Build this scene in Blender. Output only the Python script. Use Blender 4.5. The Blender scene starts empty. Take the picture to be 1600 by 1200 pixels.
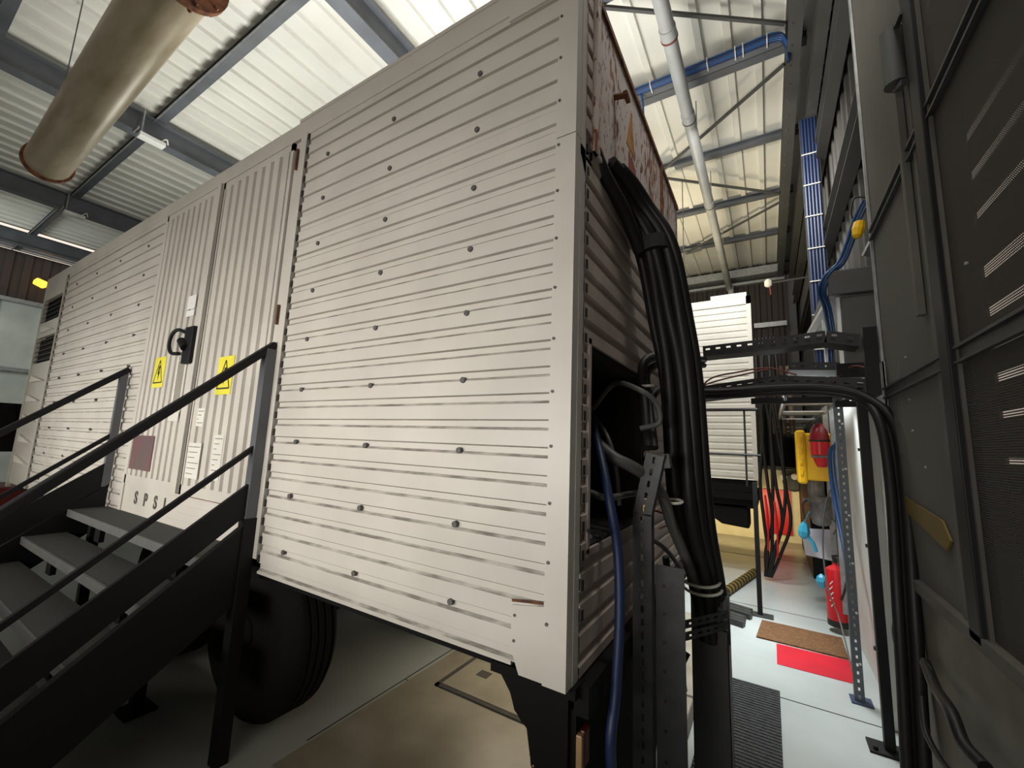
import bpy, bmesh, math, random
from mathutils import Vector, Matrix
random.seed(7)
SC = bpy.context.scene
COL = SC.collection

# ------------------------------------------------------------------ camera, world, big lights, exposure
cam_d = bpy.data.cameras.new('camera')
cam_d.sensor_width = 36.0
cam_d.lens = 14.676
cam_d.clip_start = 0.02
cam = bpy.data.objects.new('camera', cam_d)
COL.objects.link(cam)
RT = Vector((0.853647, 0.519398, 0.038895)); UPV = Vector((0.041949, -0.142993, 0.988834)); FW = Vector((-0.519161, 0.842483, 0.143854))
cam.matrix_world = Matrix(((RT.x, UPV.x, -FW.x, 0.5718), (RT.y, UPV.y, -FW.y, -1.3256), (RT.z, UPV.z, -FW.z, 1.65), (0, 0, 0, 1)))
SC.camera = cam
SC.view_settings.view_transform = 'Standard'
SC.view_settings.look = 'None'
SC.view_settings.gamma = 1.0
SC.view_settings.use_curve_mapping = False
SC.view_settings.exposure = 0.0

w = bpy.data.worlds.new('daylight'); SC.world = w
w.use_nodes = True
bg = w.node_tree.nodes['Background']
bg.inputs[0].default_value = (1.0, 0.84, 0.72, 1)
bg.inputs[1].default_value = 1.1

def lamp(name, kind, loc, power, color=(1, 1, 1), size=1.0, size_y=None, target=None, spot=None, spread=None):
    d = bpy.data.lights.new(name, kind); d.energy = power; d.color = color
    if kind == 'AREA':
        d.shape = 'RECTANGLE' if size_y else 'DISK'
        d.size = size
        if size_y: d.size_y = size_y
        if spread: d.spread = spread
    else:
        d.shadow_soft_size = size
    if spot: d.spot_size = spot; d.spot_blend = 0.6
    o = bpy.data.objects.new(name, d); COL.objects.link(o); o.location = loc
    if target is not None:
        o.rotation_euler = (Vector(target) - Vector(loc)).to_track_quat('-Z', 'Y').to_euler()
    return o

# added fill lights, hall lamps, lamps over the gensets
lamp('front_fill', 'AREA', (-5.0, -9.2, 3.0), 60, (1.0, 0.96, 0.90), 9, 2.4, (-4.6, 0, 2.4))  # added unseen fill for the container side; the front wall is closed
lamp('aisle_fill', 'AREA', (-3.2, -3.2, 1.6), 71, (1.0, 0.955, 0.89), 7.0, 0.5, (-3.2, 0, 1.6), spread=1.5)  # added long fill behind the camera, brightens the middle of the container side
lamp('roof_floodlight', 'AREA', (-2.2, 1.1, 3.9), 115, (1.0, 0.99, 0.96), 1.4, 0.8, (-2.2, 1.1, 6.5))
lamp('roof_floodlight_far', 'AREA', (-6.3, 1.3, 3.9), 60, (1.0, 1.0, 0.92), 1.6, 0.8, (-6.3, 1.3, 6.5))
lamp('roof_floodlight_back', 'AREA', (-1.0, 7.2, 4.3), 62, (1.0, 0.86, 0.58), 1.6, 0.8, (-0.6, 7.6, 6.5))
lamp('side_gap_lamp', 'AREA', (-0.9, 3.0, 3.9), 42, (1.0, 0.96, 0.88), 1.0, 0.5, (0.2, 3.6, 6.5))
lamp('corridor_tube', 'AREA', (0.62, 3.35, 2.9), 44, (0.92, 0.98, 1.0), 0.25, 0.9, (0.78, 3.5, 0), spread=1.55)
lamp('genset_walk_fill', 'AREA', (-0.75, 3.3, 1.3), 7, (1.0, 0.80, 0.55), 0.5, 0.5, (0.0, 5.5, 2.1))  # added hidden fill, warms the lower face of the second container
lamp('under_deck_fill', 'AREA', (-0.9, 1.6, 0.74), 6.0, (1.0, 0.84, 0.60), 1.2, 0.5, (-0.9, 1.3, 0))  # added fill under the container, brightens the floor hatches
lamp('back_bay_lamp', 'AREA', (0.1, 3.6, 5.4), 105, (1.0, 0.98, 0.92), 0.6, 0.6, (0.1, 5.5, 3.4))
lamp('gable_fill', 'AREA', (0.75, 0.6, 6.0), 32, (1.0, 0.95, 0.88), 0.3, 1.2, (-0.1, 1.2, 2.8), spread=2.2)  # added fill for the container end face, in place of ceiling bounce
lamp('genset_bay_lamp', 'AREA', (-0.2, 7.3, 0.7), 26, (1.0, 0.82, 0.46), 2.2, 0.2, (-0.1, 8.6, 0.75))
lamp('left_wall_fill', 'AREA', (-13.5, -2.0, 4.5), 105, (0.95, 1.0, 0.96), 3.0, 2.0, (-17, 0.6, 3.0))  # added fill, stands in for daylight glowing through the left wall sheets
lamp('left_work_lamp', 'POINT', (-7.9, -1.3, 0.9), 3.0, (1.0, 0.88, 0.45), 0.08)

# ------------------------------------------------------------------ materials
def mat(name, col, rough=0.5, metal=0.0, col2=None, nscale=4.0, namt=0.5, stretch=(1, 1, 1), bump=0.0, bscale=60.0, emit=0.0, spec=None):
    m = bpy.data.materials.new(name); m.use_nodes = True
    nt = m.node_tree; b = nt.nodes['Principled BSDF']
    b.inputs['Roughness'].default_value = rough; b.inputs['Metallic'].default_value = metal
    if spec is not None: b.inputs['Specular IOR Level'].default_value = spec
    c = (*col, 1)
    tc = nt.nodes.new('ShaderNodeNewGeometry'); mp = nt.nodes.new('ShaderNodeMapping')
    mp.inputs['Scale'].default_value = stretch
    nt.links.new(tc.outputs['Position'], mp.inputs['Vector'])
    n = nt.nodes.new('ShaderNodeTexNoise'); n.inputs['Scale'].default_value = nscale; n.inputs['Detail'].default_value = 6
    nt.links.new(mp.outputs[0], n.inputs['Vector'])
    r = nt.nodes.new('ShaderNodeValToRGB')
    r.color_ramp.elements[0].position = 0.5 - 0.25 * (1.2 - namt); r.color_ramp.elements[1].position = 0.5 + 0.25 * (1.2 - namt)
    k = col2 if col2 else tuple(x * 0.82 for x in col)
    r.color_ramp.elements[0].color = (*k, 1); r.color_ramp.elements[1].color = c
    nt.links.new(n.outputs['Fac'], r.inputs[0]); nt.links.new(r.outputs[0], b.inputs['Base Color'])
    if bump:
        n2 = nt.nodes.new('ShaderNodeTexNoise'); n2.inputs['Scale'].default_value = bscale
        nt.links.new(tc.outputs['Position'], n2.inputs['Vector'])
        bp = nt.nodes.new('ShaderNodeBump'); bp.inputs['Strength'].default_value = bump; bp.inputs['Distance'].default_value = 0.01
        nt.links.new(n2.outputs['Fac'], bp.inputs['Height']); nt.links.new(bp.outputs[0], b.inputs['Normal'])
    if emit:
        b.inputs['Emission Color'].default_value = c; b.inputs['Emission Strength'].default_value = emit
    return m

def rust_mat():
    m = bpy.data.materials.new('rusty_paint'); m.use_nodes = True
    nt = m.node_tree; b = nt.nodes['Principled BSDF']; b.inputs['Roughness'].default_value = 0.8
    g = nt.nodes.new('ShaderNodeNewGeometry'); mp = nt.nodes.new('ShaderNodeMapping'); mp.inputs['Scale'].default_value = (1, 1.5, 0.5)
    nt.links.new(g.outputs['Position'], mp.inputs['Vector'])
    n1 = nt.nodes.new('ShaderNodeTexNoise'); n1.inputs['Scale'].default_value = 26; n1.inputs['Detail'].default_value = 5; n1.inputs['Distortion'].default_value = 0.6
    n2 = nt.nodes.new('ShaderNodeTexNoise'); n2.inputs['Scale'].default_value = 2.6; n2.inputs['Detail'].default_value = 3
    n3 = nt.nodes.new('ShaderNodeTexNoise'); n3.inputs['Scale'].default_value = 11
    for n in (n1, n2, n3): nt.links.new(mp.outputs[0], n.inputs['Vector'])
    ad = nt.nodes.new('ShaderNodeMath'); ad.operation = 'MULTIPLY_ADD'; ad.inputs[1].default_value = 0.55
    nt.links.new(n2.outputs['Fac'], ad.inputs[0]); nt.links.new(n1.outputs['Fac'], ad.inputs[2])
    r = nt.nodes.new('ShaderNodeValToRGB'); r.color_ramp.elements[0].position = 0.81; r.color_ramp.elements[1].position = 0.88
    nt.links.new(ad.outputs[0], r.inputs[0])
    rc = nt.nodes.new('ShaderNodeValToRGB')
    rc.color_ramp.elements[0].color = (0.07, 0.018, 0.008, 1); rc.color_ramp.elements[1].color = (0.33, 0.13, 0.035, 1)
    rc.color_ramp.elements[0].position = 0.35; rc.color_ramp.elements[1].position = 0.65
    nt.links.new(n3.outputs['Fac'], rc.inputs[0])
    mx = nt.nodes.new('ShaderNodeMixRGB'); mx.inputs[1].default_value = (0.55, 0.49, 0.46, 1)
    nt.links.new(r.outputs[0], mx.inputs[0]); nt.links.new(rc.outputs[0], mx.inputs[2]); nt.links.new(mx.outputs[0], b.inputs['Base Color'])
    return m

def mesh_mat(name, col, freq, openness, metal=0.0):
    """woven / expanded metal: opaque wires with real see-through holes"""
    m = bpy.data.materials.new(name); m.use_nodes = True
    nt = m.node_tree; b = nt.nodes['Principled BSDF']
    b.inputs['Base Color'].default_value = (*col, 1); b.inputs['Roughness'].default_value = 0.8; b.inputs['Metallic'].default_value = metal; b.inputs['Specular IOR Level'].default_value = 0.2
    g = nt.nodes.new('ShaderNodeNewGeometry'); s = nt.nodes.new('ShaderNodeSeparateXYZ'); nt.links.new(g.outputs['Position'], s.inputs[0])
    def M(op, a, bb=None):
        n = nt.nodes.new('ShaderNodeMath'); n.operation = op
        for i, q in enumerate((a, bb)):
            if q is None: continue
            if isinstance(q, (int, float)): n.inputs[i].default_value = q
            else: nt.links.new(q, n.inputs[i])
        return n.outputs[0]
    u = M('SINE', M('MULTIPLY', M('ADD', s.outputs['Y'], s.outputs['Z']), freq))
    v = M('SINE', M('MULTIPLY', M('SUBTRACT', s.outputs['Y'], s.outputs['Z']), freq))
    hole = M('GREATER_THAN', M('MULTIPLY', u, v), 1.0 - openness * 2)
    tr = nt.nodes.new('ShaderNodeBsdfTransparent'); mx = nt.nodes.new('ShaderNodeMixShader')
    nt.links.new(hole, mx.inputs[0]); nt.links.new(b.outputs[0], mx.inputs[1]); nt.links.new(tr.outputs[0], mx.inputs[2])
    nt.links.new(mx.outputs[0], nt.nodes['Material Output'].inputs['Surface'])
    return m

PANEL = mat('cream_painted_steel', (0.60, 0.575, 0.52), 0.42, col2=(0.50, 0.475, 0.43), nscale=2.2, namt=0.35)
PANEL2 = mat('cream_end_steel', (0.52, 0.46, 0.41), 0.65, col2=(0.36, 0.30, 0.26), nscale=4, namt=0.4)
PALE = mat('pale_painted_steel', (0.72, 0.70, 0.64), 0.5, nscale=2)
GAP = mat('dark_recess', (0.02, 0.018, 0.016), 0.9)
RIVET = mat('grey_rivet', (0.10, 0.095, 0.09), 0.6)
RUST = rust_mat()
RUSTY = mat('rust_brown', (0.22, 0.08, 0.03), 0.85, col2=(0.06, 0.02, 0.01), nscale=20)
BLACK = mat('black_painted_steel', (0.006, 0.006, 0.007), 0.55, nscale=8, spec=.3)
CHASSIS = mat('black_chassis', (0.005, 0.005, 0.005), 0.8, spec=.2)
TREAD = mat('grey_step_grip', (0.045, 0.047, 0.044), 0.85, col2=(0.05, 0.052, 0.05), nscale=60, bump=0.5, bscale=200)
NOSING = mat('grey_step_edge', (0.11, 0.112, 0.105), 0.7, nscale=20)
RUBBER = mat('tyre_rubber', (0.010, 0.009, 0.008), 0.9, nscale=30, bump=0.3, spec=.2)
CABLE = mat('black_cable', (0.011, 0.0105, 0.010), 0.5, spec=.35)
GREYCABLE = mat('grey_cable', (0.10, 0.10, 0.095), 0.5)
BLUECABLE = mat('blue_cable', (0.016, 0.07, 0.21), 0.45)
NAVYCABLE = mat('dark_blue_cable', (0.010, 0.024, 0.08), 0.5)
REDCABLE = mat('red_brown_cable', (0.16, 0.03, 0.02), 0.5)
TIE = mat('white_cable_tie', (0.7, 0.69, 0.62), 0.5)
ROOF = mat('white_roof_sheet', (0.74, 0.735, 0.68), 0.45, col2=(0.64, 0.63, 0.57), nscale=1.2, namt=0.3)
BEAM = mat('blue_grey_beam', (0.12, 0.13, 0.145), 0.5, col2=(0.085, 0.09, 0.10), nscale=3)
BEAMD = mat('dark_grey_beam', (0.075, 0.075, 0.07), 0.6, nscale=3)
GALV = mat('galvanised_steel', (0.42, 0.43, 0.43), 0.4, 0.55, col2=(0.28, 0.29, 0.30), nscale=14, namt=0.4)
GALVD = mat('dull_galvanised_steel', (0.05, 0.052, 0.052), 0.5, 0.2, col2=(0.03, 0.032, 0.032), nscale=14)
DUCT = mat('grey_duct_steel', (0.065, 0.066, 0.062), 0.6, nscale=5)
PIPE = mat('weathered_pipe', (0.50, 0.44, 0.33), 0.36, 0.2, col2=(0.27, 0.22, 0.13), nscale=3.5, namt=0.3, stretch=(0.5, 2, 2))
PVC = mat('grey_plastic_pipe', (0.36, 0.37, 0.37), 0.4, nscale=3)
FLOOR = mat('floor_paint', (0.48, 0.52, 0.51), 0.28, col2=(0.38, 0.41, 0.40), nscale=1.6, namt=0.4, bump=0.05, bscale=30)
FLOORY = mat('worn_floor_concrete', (0.38, 0.355, 0.29), 0.33, col2=(0.26, 0.24, 0.185), nscale=3.5, namt=0.4)
JOINT = mat('floor_joint', (0.07, 0.065, 0.06), 0.8)
WALLW = mat('white_wall_paint', (0.74, 0.75, 0.72), 0.5, nscale=3)
CREAM = mat('cream_wall_paint', (0.78, 0.70, 0.48), 0.6, nscale=3)
CLAD = mat('brown_cladding', (0.035, 0.026, 0.023), 0.7, nscale=3)
CLADG = mat('grey_cladding', (0.045, 0.042, 0.038), 0.6, nscale=3)
GRP = mat('pale_green_wall_sheet', (0.47, 0.50, 0.46), 0.5, nscale=2)
SHEET = mat('dull_sheet_metal', (0.12, 0.115, 0.10), 0.75, 0.0, col2=(0.06, 0.055, 0.045), nscale=2.2, namt=0.4)
WALLD = mat('shaded_plinth_paint', (0.20, 0.185, 0.15), 0.7, col2=(0.08, 0.072, 0.055), nscale=2.5, namt=.3)  # white plinth with the shade it lies in mixed into the colour
GROOVE = mat('shaded_groove_paint', (0.36, 0.34, 0.30), 0.7, col2=(0.26, 0.24, 0.20), nscale=9, stretch=(.5, 1, 3))  # shade of the down-facing rib slopes put into the paint colour
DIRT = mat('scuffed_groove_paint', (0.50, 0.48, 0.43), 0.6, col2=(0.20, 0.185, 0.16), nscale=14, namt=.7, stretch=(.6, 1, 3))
MESHA = mesh_mat('fine_metal_mesh', (0.13, 0.125, 0.11), 420, 0.30)
MESHB = mesh_mat('open_metal_mesh', (0.075, 0.068, 0.058), 380, 0.40)
RED = mat('signal_red', (0.62, 0.012, 0.02), 0.35, nscale=4)
REDFL = mat('red_floor_paint', (0.55, 0.004, 0.02), 0.6, nscale=4)
DKRED = mat('dark_red_lens', (0.25, 0.012, 0.02), 0.3)
YEL = mat('yellow_plastic', (0.95, 0.56, 0.01), 0.4, nscale=5)
YELS = mat('yellow_sticker', (0.80, 0.72, 0.06), 0.5, nscale=5)
YELD = mat('ochre_paint', (0.26, 0.16, 0.015), 0.6)
INK = mat('black_ink', (0.012, 0.012, 0.010), 0.6)
INKW = mat('worn_ink', (0.10, 0.095, 0.075), 0.7, col2=(0.04, 0.04, 0.03), nscale=60)
WHITE = mat('white_paint', (0.80, 0.80, 0.78), 0.5)
PLAC = mat('brown_placard', (0.12, 0.095, 0.095), 0.4, col2=(0.17, 0.08, 0.085), nscale=5)
GREYIN = mat('grey_inlay', (0.30, 0.28, 0.24), 0.5)
PAPER = mat('white_paper', (0.74, 0.72, 0.82), 0.7)
CYAN = mat('cyan_plastic', (0.05, 0.42, 0.66), 0.4, nscale=8)
GREYM = mat('grey_machine', (0.24, 0.24, 0.24), 0.4, 0.2, col2=(0.12, 0.12, 0.12), nscale=15)
MATB = mat('coir_brown', (0.20, 0.095, 0.035), 0.95, col2=(0.10, 0.05, 0.02), nscale=45, bump=0.8, bscale=160)
MATG = mat('grey_rib_mat', (0.06, 0.062, 0.065), 0.85, col2=(0.03, 0.032, 0.034), nscale=40, bump=0.8, bscale=130)
AMBER = mat('amber_lamp', (1.0, 0.42, 0.04), 0.4, emit=2.5)
GLOWW = mat('white_lamp_glass', (0.9, 0.82, 0.68), 0.4, emit=.25)
BLKYEL = mat('black_rope', (0.02, 0.018, 0.012), 0.8)

# ------------------------------------------------------------------ mesh helpers
class MB:
    def __init__(s): s.v = []; s.f = []; s.m = []
    def add(s, vs, fs, m=0):
        n = len(s.v); s.v += [tuple(v) for v in vs]
        for f in fs: s.f.append(tuple(i + n for i in f)); s.m.append(m)
        return s
    def box(s, x0, x1, y0, y1, z0, z1, m=0):
        x0, x1 = sorted((x0, x1)); y0, y1 = sorted((y0, y1)); z0, z1 = sorted((z0, z1))
        return s.add([(x, y, z) for x in (x0, x1) for y in (y0, y1) for z in (z0, z1)],
                     [(0, 1, 3, 2), (4, 6, 7, 5), (0, 4, 5, 1), (2, 3, 7, 6), (0, 2, 6, 4), (1, 5, 7, 3)], m)
    def prism(s, pts, ax, a, b, m=0):
        """polygon pts (2-D) in the plane across axis ax, swept from a to b"""
        def P(p, t): return {0: (t, p[0], p[1]), 1: (p[0], t, p[1]), 2: (p[0], p[1], t)}[ax]
        n = len(pts); vs = [P(p, a) for p in pts] + [P(p, b) for p in pts]
        fs = [tuple(range(n)), tuple(range(2 * n - 1, n - 1, -1))] + [(i, n + i, n + (i + 1) % n, (i + 1) % n) for i in range(n)]
        return s.add(vs, fs, m)
    def strip(s, prof, ax, a, b, m=0):
        def P(p, t): return {0: (t, p[0], p[1]), 1: (p[0], t, p[1]), 2: (p[0], p[1], t)}[ax]
        n = len(prof); return s.add([P(p, a) for p in prof] + [P(p, b) for p in prof], [(i, i + 1, n + i + 1, n + i) for i in range(n - 1)], m)
    def bar(s, p, q, w, h, m=0, up=(0, 0, 1)):
        p, q = Vector(p), Vector(q); d = (q - p).normalized(); u = Vector(up)
        if abs(d.dot(u)) > 0.98: u = Vector((0, 1, 0))
        a = d.cross(u).normalized() * w / 2; b = a.cross(d).normalized() * h / 2
        vs = [p - a - b, p + a - b, p + a + b, p - a + b, q - a - b, q + a - b, q + a + b, q - a + b]
        return s.add(vs, [(3, 2, 1, 0), (4, 5, 6, 7), (0, 1, 5, 4), (1, 2, 6, 5), (2, 3, 7, 6), (3, 0, 4, 7)], m)
    def tube(s, pts, r, seg=10, m=0, cap=True, smooth=0):
        P = [Vector(p) for p in pts]
        if smooth and len(P) > 2:
            Q = []
            E = [2 * P[0] - P[1]] + P + [2 * P[-1] - P[-2]]
            for i in range(1, len(E) - 2):
                for k in range(smooth):
                    t = k / smooth; a, b, c, d = E[i - 1:i + 3]
                    Q.append(0.5 * ((2 * b) + (c - a) * t + (2 * a - 5 * b + 4 * c - d) * t * t + (3 * b - a - 3 * c + d) * t ** 3))
            Q.append(P[-1]); P = Q
        rr = r if isinstance(r, (list, tuple)) else [r] * len(P)
        T = [(P[min(i + 1, len(P) - 1)] - P[max(i - 1, 0)]).normalized() for i in range(len(P))]
        u = T[0].orthogonal().normalized(); vs = []
        for i, p in enumerate(P):
            u = (u - T[i] * u.dot(T[i])).normalized(); v = T[i].cross(u)
            for k in range(seg):
                a = 2 * math.pi * k / seg; vs.append(p + (u * math.cos(a) + v * math.sin(a)) * rr[i])
        n = len(P); fs = [(i * seg + k, i * seg + (k + 1) % seg, (i + 1) * seg + (k + 1) % seg, (i + 1) * seg + k) for i in range(n - 1) for k in range(seg)]
        if cap: fs += [tuple(range(seg - 1, -1, -1)), tuple((n - 1) * seg + k for k in range(seg))]
        return s.add(vs, fs, m)
    def lathe(s, prof, o, d=(0, 0, 1), seg=20, m=0):
        """prof: (radius, distance along d) from origin o"""
        o, d = Vector(o), Vector(d).normalized(); u = d.orthogonal().normalized(); v = d.cross(u); vs = []
        for r, t in prof:
            for k in range(seg):
                a = 2 * math.pi * k / seg; vs.append(o + d * t + (u * math.cos(a) + v * math.sin(a)) * max(r, 1e-4))
        n = len(prof)
        return s.add(vs, [(i * seg + k, i * seg + (k + 1) % seg, (i + 1) * seg + (k + 1) % seg, (i + 1) * seg + k) for i in range(n - 1) for k in range(seg)]
                     + [tuple(range(seg - 1, -1, -1)), tuple((n - 1) * seg + k for k in range(seg))], m)

WP = {}
def build(name, mb, mats, parent=None, smooth=False, bevel=0, shell=0):
    if not isinstance(mats, (list, tuple)): mats = [mats]
    xs, ys, zs = zip(*mb.v); o = Vector(((min(xs) + max(xs)) / 2, (min(ys) + max(ys)) / 2, min(zs)))
    me = bpy.data.meshes.new(name); me.from_pydata([Vector(v) - o for v in mb.v], [], mb.f)
    for q in mats: me.materials.append(q)
    for p, i in zip(me.polygons, mb.m): p.material_index = i; p.use_smooth = smooth
    bm = bmesh.new(); bm.from_mesh(me)
    if not shell: bmesh.ops.recalc_face_normals(bm, faces=bm.faces)
    bm.to_mesh(me); bm.free()
    if smooth and hasattr(me, 'set_sharp_from_angle'): me.set_sharp_from_angle(angle=math.radians(40))
    ob = bpy.data.objects.new(name, me); COL.objects.link(ob)
    WP[ob] = o
    if parent: ob.parent = parent; ob.location = o - WP[parent]
    else: ob.location = o
    if bevel:
        b = ob.modifiers.new('bevel', 'BEVEL'); b.width = bevel; b.segments = 2; b.limit_method = 'ANGLE'
    if shell:
        b = ob.modifiers.new('thickness', 'SOLIDIFY'); b.thickness = shell; b.offset = 0
    return ob

def tag(o, label, cat, group=None, kind=None):
    o['label'] = label; o['category'] = cat
    if group: o['group'] = group
    if kind: o['kind'] = kind
    return o
def struct(name, mb, mats, label=None, **k):
    o = build(name, mb, mats, **k); o['kind'] = 'structure'
    o['label'] = label or name.replace('_', ' '); o['category'] = name.split('_')[0]
    return o
def thing(name, loc, label, cat, group=None):
    o = bpy.data.objects.new(name, None); COL.objects.link(o); o.location = loc; WP[o] = Vector(loc); o.empty_display_size = 0.2
    return tag(o, label, cat, group)
def single(name, mb, mats, label, cat, group=None, kind=None, **k):
    return tag(build(name, mb, mats, **k), label, cat, group, kind)
def dup(root, shift, label, group=None):
    r = root.copy(); COL.objects.link(r); r.location = root.location + Vector(shift); r['label'] = label
    if group: r['group'] = group
    for ch in list(root.children):
        c = ch.copy(); COL.objects.link(c); c.parent = r
        for g in list(ch.children):
            d = g.copy(); COL.objects.link(d); d.parent = c
    return r
def letters(text, size, loc, rot, m, name='lettering', parent=None, depth=0.001, shear=0):
    cu = bpy.data.curves.new(name, 'FONT'); cu.body = text; cu.size = size; cu.extrude = depth; cu.offset = .004; cu.align_x = 'CENTER'; cu.align_y = 'CENTER'; cu.shear = shear
    t = bpy.data.objects.new(name + '_tmp', cu); COL.objects.link(t)
    dg = bpy.context.evaluated_depsgraph_get(); me = bpy.data.meshes.new_from_object(t.evaluated_get(dg))
    bpy.data.objects.remove(t); me.name = name; me.materials.clear(); me.materials.append(m)
    from mathutils import Euler
    R = Euler(rot).to_matrix().to_4x4(); me.transform(R)
    o = bpy.data.objects.new(name, me); COL.objects.link(o); WP[o] = Vector(loc)
    if parent: o.parent = parent; o.location = Vector(loc) - WP[parent]
    else: o.location = loc
    return o

def ribs_h(mb, x0, x1, z0, z1, y, pitch=0.0963, d=0.010, m=0, phase=2.77, dirt_shade=None):
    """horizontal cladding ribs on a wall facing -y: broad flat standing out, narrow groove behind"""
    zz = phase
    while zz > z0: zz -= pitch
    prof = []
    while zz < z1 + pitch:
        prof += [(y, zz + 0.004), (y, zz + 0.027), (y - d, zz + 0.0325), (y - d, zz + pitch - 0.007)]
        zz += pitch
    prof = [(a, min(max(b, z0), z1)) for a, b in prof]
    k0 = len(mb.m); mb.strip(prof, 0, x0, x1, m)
    if dirt_shade is not None:
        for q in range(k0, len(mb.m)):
            if (q - k0) % 4 == 3: mb.m[q] = dirt_shade
            if (q - k0) % 4 == 1: mb.m[q] = dirt_shade + 1  # down-facing slopes get the painted groove shade
def ribs_x(mb, y0, y1, z0, z1, x, pitch=0.0963, d=0.013, m=0, phase=2.77):
    zz = phase
    while zz > z0: zz -= pitch
    prof = []
    while zz < z1 + pitch:
        prof += [(x, zz + 0.004), (x, zz + 0.026), (x + d, zz + 0.034), (x + d, zz + pitch - 0.007)]
        zz += pitch
    prof = [(a, min(max(b, z0), z1)) for a, b in prof]
    mb.strip(prof, 1, y0, y1, m)
def ribs_v(mb, x0, x1, z0, z1, y, pitch=0.1, d=0.022, m=0):
    n = round((x1 - x0) / pitch); p = (x1 - x0) / n; prof = []
    for i in range(n):
        a = x0 + i * p; prof += [(a, y), (a + p * .28, y), (a + p * .34, y - d), (a + p * .94, y - d)]
    prof.append((x1, y))
    def P(q, t): return (q[0], q[1], t)
    nn = len(prof); mb.add([P(q, z0) for q in prof] + [P(q, z1) for q in prof], [(i, i + 1, nn + i + 1, nn + i) for i in range(nn - 1)], m)

def slotted(mb, p, q, h, t=0.004, rows=1, pitch=0.06, sw=0.03, sh=0.014, up=(0, 0, 1), m=0):
    """strip of sheet steel from p to q, height h, with punched slots left open"""
    p, q = Vector(p), Vector(q); d = q - p; L = d.length; d.normalize(); n = max(1, int(L / pitch)); pit = L / n
    u = Vector(up); u = (u - d * u.dot(d)).normalized(); nn = d.cross(u)
    def bx(a0, a1, b0, b1):
        vs = [p + d * a + u * b + nn * c for a in (a0, a1) for b in (b0, b1) for c in (-t / 2, t / 2)]
        mb.add(vs, [(0, 1, 3, 2), (4, 6, 7, 5), (0, 4, 5, 1), (2, 3, 7, 6), (0, 2, 6, 4), (1, 5, 7, 3)], m)
    cuts = [h * (k + 1) / (rows + 1) for k in range(rows)]; lo = -h / 2
    for c in cuts:
        bx(0, L, lo, c - h / 2 - sh / 2); lo = c - h / 2 + sh / 2
        for i in range(n + 1):
            a0 = max(0, i * pit - (pit - sw) / 2); a1 = min(L, i * pit + (pit - sw) / 2); bx(a0, a1, c - h / 2 - sh / 2, lo)
    bx(0, L, lo, h / 2)

# ================================================================== THE SETTING
struct('floor', MB().box(-17.2, 1.4, -10, 11, -0.1, 0), FLOOR, 'light grey blue painted concrete floor of the plant hall')
# ribbed white roof sheet
mb = MB(); prof = []
x = -15.4
while x < 1.4:
    prof += [(x, 6.60), (x + 0.21, 6.60), (x + 0.222, 6.555), (x + 0.288, 6.555), (x + 0.30, 6.60)]
    x += 0.31
mb.strip(prof, 1, -10, 11)
struct('ceiling', mb, ROOF, 'white ribbed sheet metal roof of the hall', shell=0.006)
mb = MB(); prof = []   # back wall, brown box-profile cladding
x = -17.2
while x < 1.4:
    prof += [(x, 10.9), (x + 0.12, 10.9), (x + 0.14, 10.86), (x + 0.22, 10.86), (x + 0.24, 10.9)]; x += 0.25
mb.add([(a, b, 0) for a, b in prof] + [(a, b, 6.6) for a, b in prof], [(i, i + 1, len(prof) + i + 1, len(prof) + i) for i in range(len(prof) - 1)])
struct('wall_back', mb, CLAD, 'dark brown corrugated cladding of the back wall', shell=0.006)
mb = MB(); prof = []
y = 2.0
while y < 10.9:
    prof += [(y, 1.40), (y + 0.12, 1.40), (y + 0.14, 1.36), (y + 0.22, 1.36), (y + 0.24, 1.40)]; y += 0.25
mb.add([(b, a, 0) for a, b in prof] + [(b, a, 6.6) for a, b in prof], [(i, i + 1, len(prof) + i + 1, len(prof) + i) for i in range(len(prof) - 1)])
struct('wall_right', mb, CLADG, 'dark corrugated cladding above the white wall on the right', shell=0.006)
struct('wall_front', MB().box(-17.2, 1.4, -10.1, -10, 0, 6.6), CLADG, 'wall behind the camera')
mb = MB().box(-17.15, -17.05, -10, 10.9, 5.02, 6.44)
for i in range(60): mb.box(-17.05, -17.0, -9.9 + i * .35, -9.75 + i * .35, 5.05, 6.40)
struct('wall_left', mb, CLAD, 'dark ribbed upper band of the far left wall')
mb = MB().box(-17.15, -17.05, -10, 10.9, 0, 5.0)
for i in range(24): mb.box(-17.05, -16.98, -9.6 + i * .85, -9.55 + i * .85, 0, 5.0)
struct('wall_left_lower', mb, GRP, 'pale green sheet lower part of the far left wall')
struct('trim_1', MB().box(-17.0, -16.8, -10, 10.9, 4.98, 5.08).box(-17.0, -16.9, -10, 10.9, 3.1, 3.2), GALV, 'light steel rails across the far left wall')
struct('trim_11', MB().box(-17.0, -16.9, -10, 10.9, 6.44, 6.49), GALV, 'pale strip under the head beam of the far left wall')
struct('trim_2', MB().box(-17.15, -16.85, -10, 10.9, 6.49, 6.78), BEAM, 'grey head beam above the far left wall')
# low white wall on the right, broken by shallow piers
mb = MB().box(1.19, 1.36, 2.02, 4.6, 0, 2.25).box(1.13, 1.19, 2.36, 2.56, 0, 2.1)
struct('trim_3', mb, WALLW, 'low white wall behind the strut posts on the right')
struct('trim_4', MB().box(-4.0, 1.36, 8.62, 8.85, 0, 1.42), CREAM, 'low cream wall behind the second generator')
struct('trim_5', MB().box(-3.0, 1.3, 10.5, 10.86, 6.2, 6.4).box(-3.0, 1.3, 10.7, 10.86, 6.05, 6.12), GALV, 'pale steel rail at the head of the back wall')
struct('trim_6', MB().box(-3.0, 1.3, 10.75, 10.86, 4.86, 4.98), GALV, 'pale steel rail halfway up the back wall')

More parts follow.
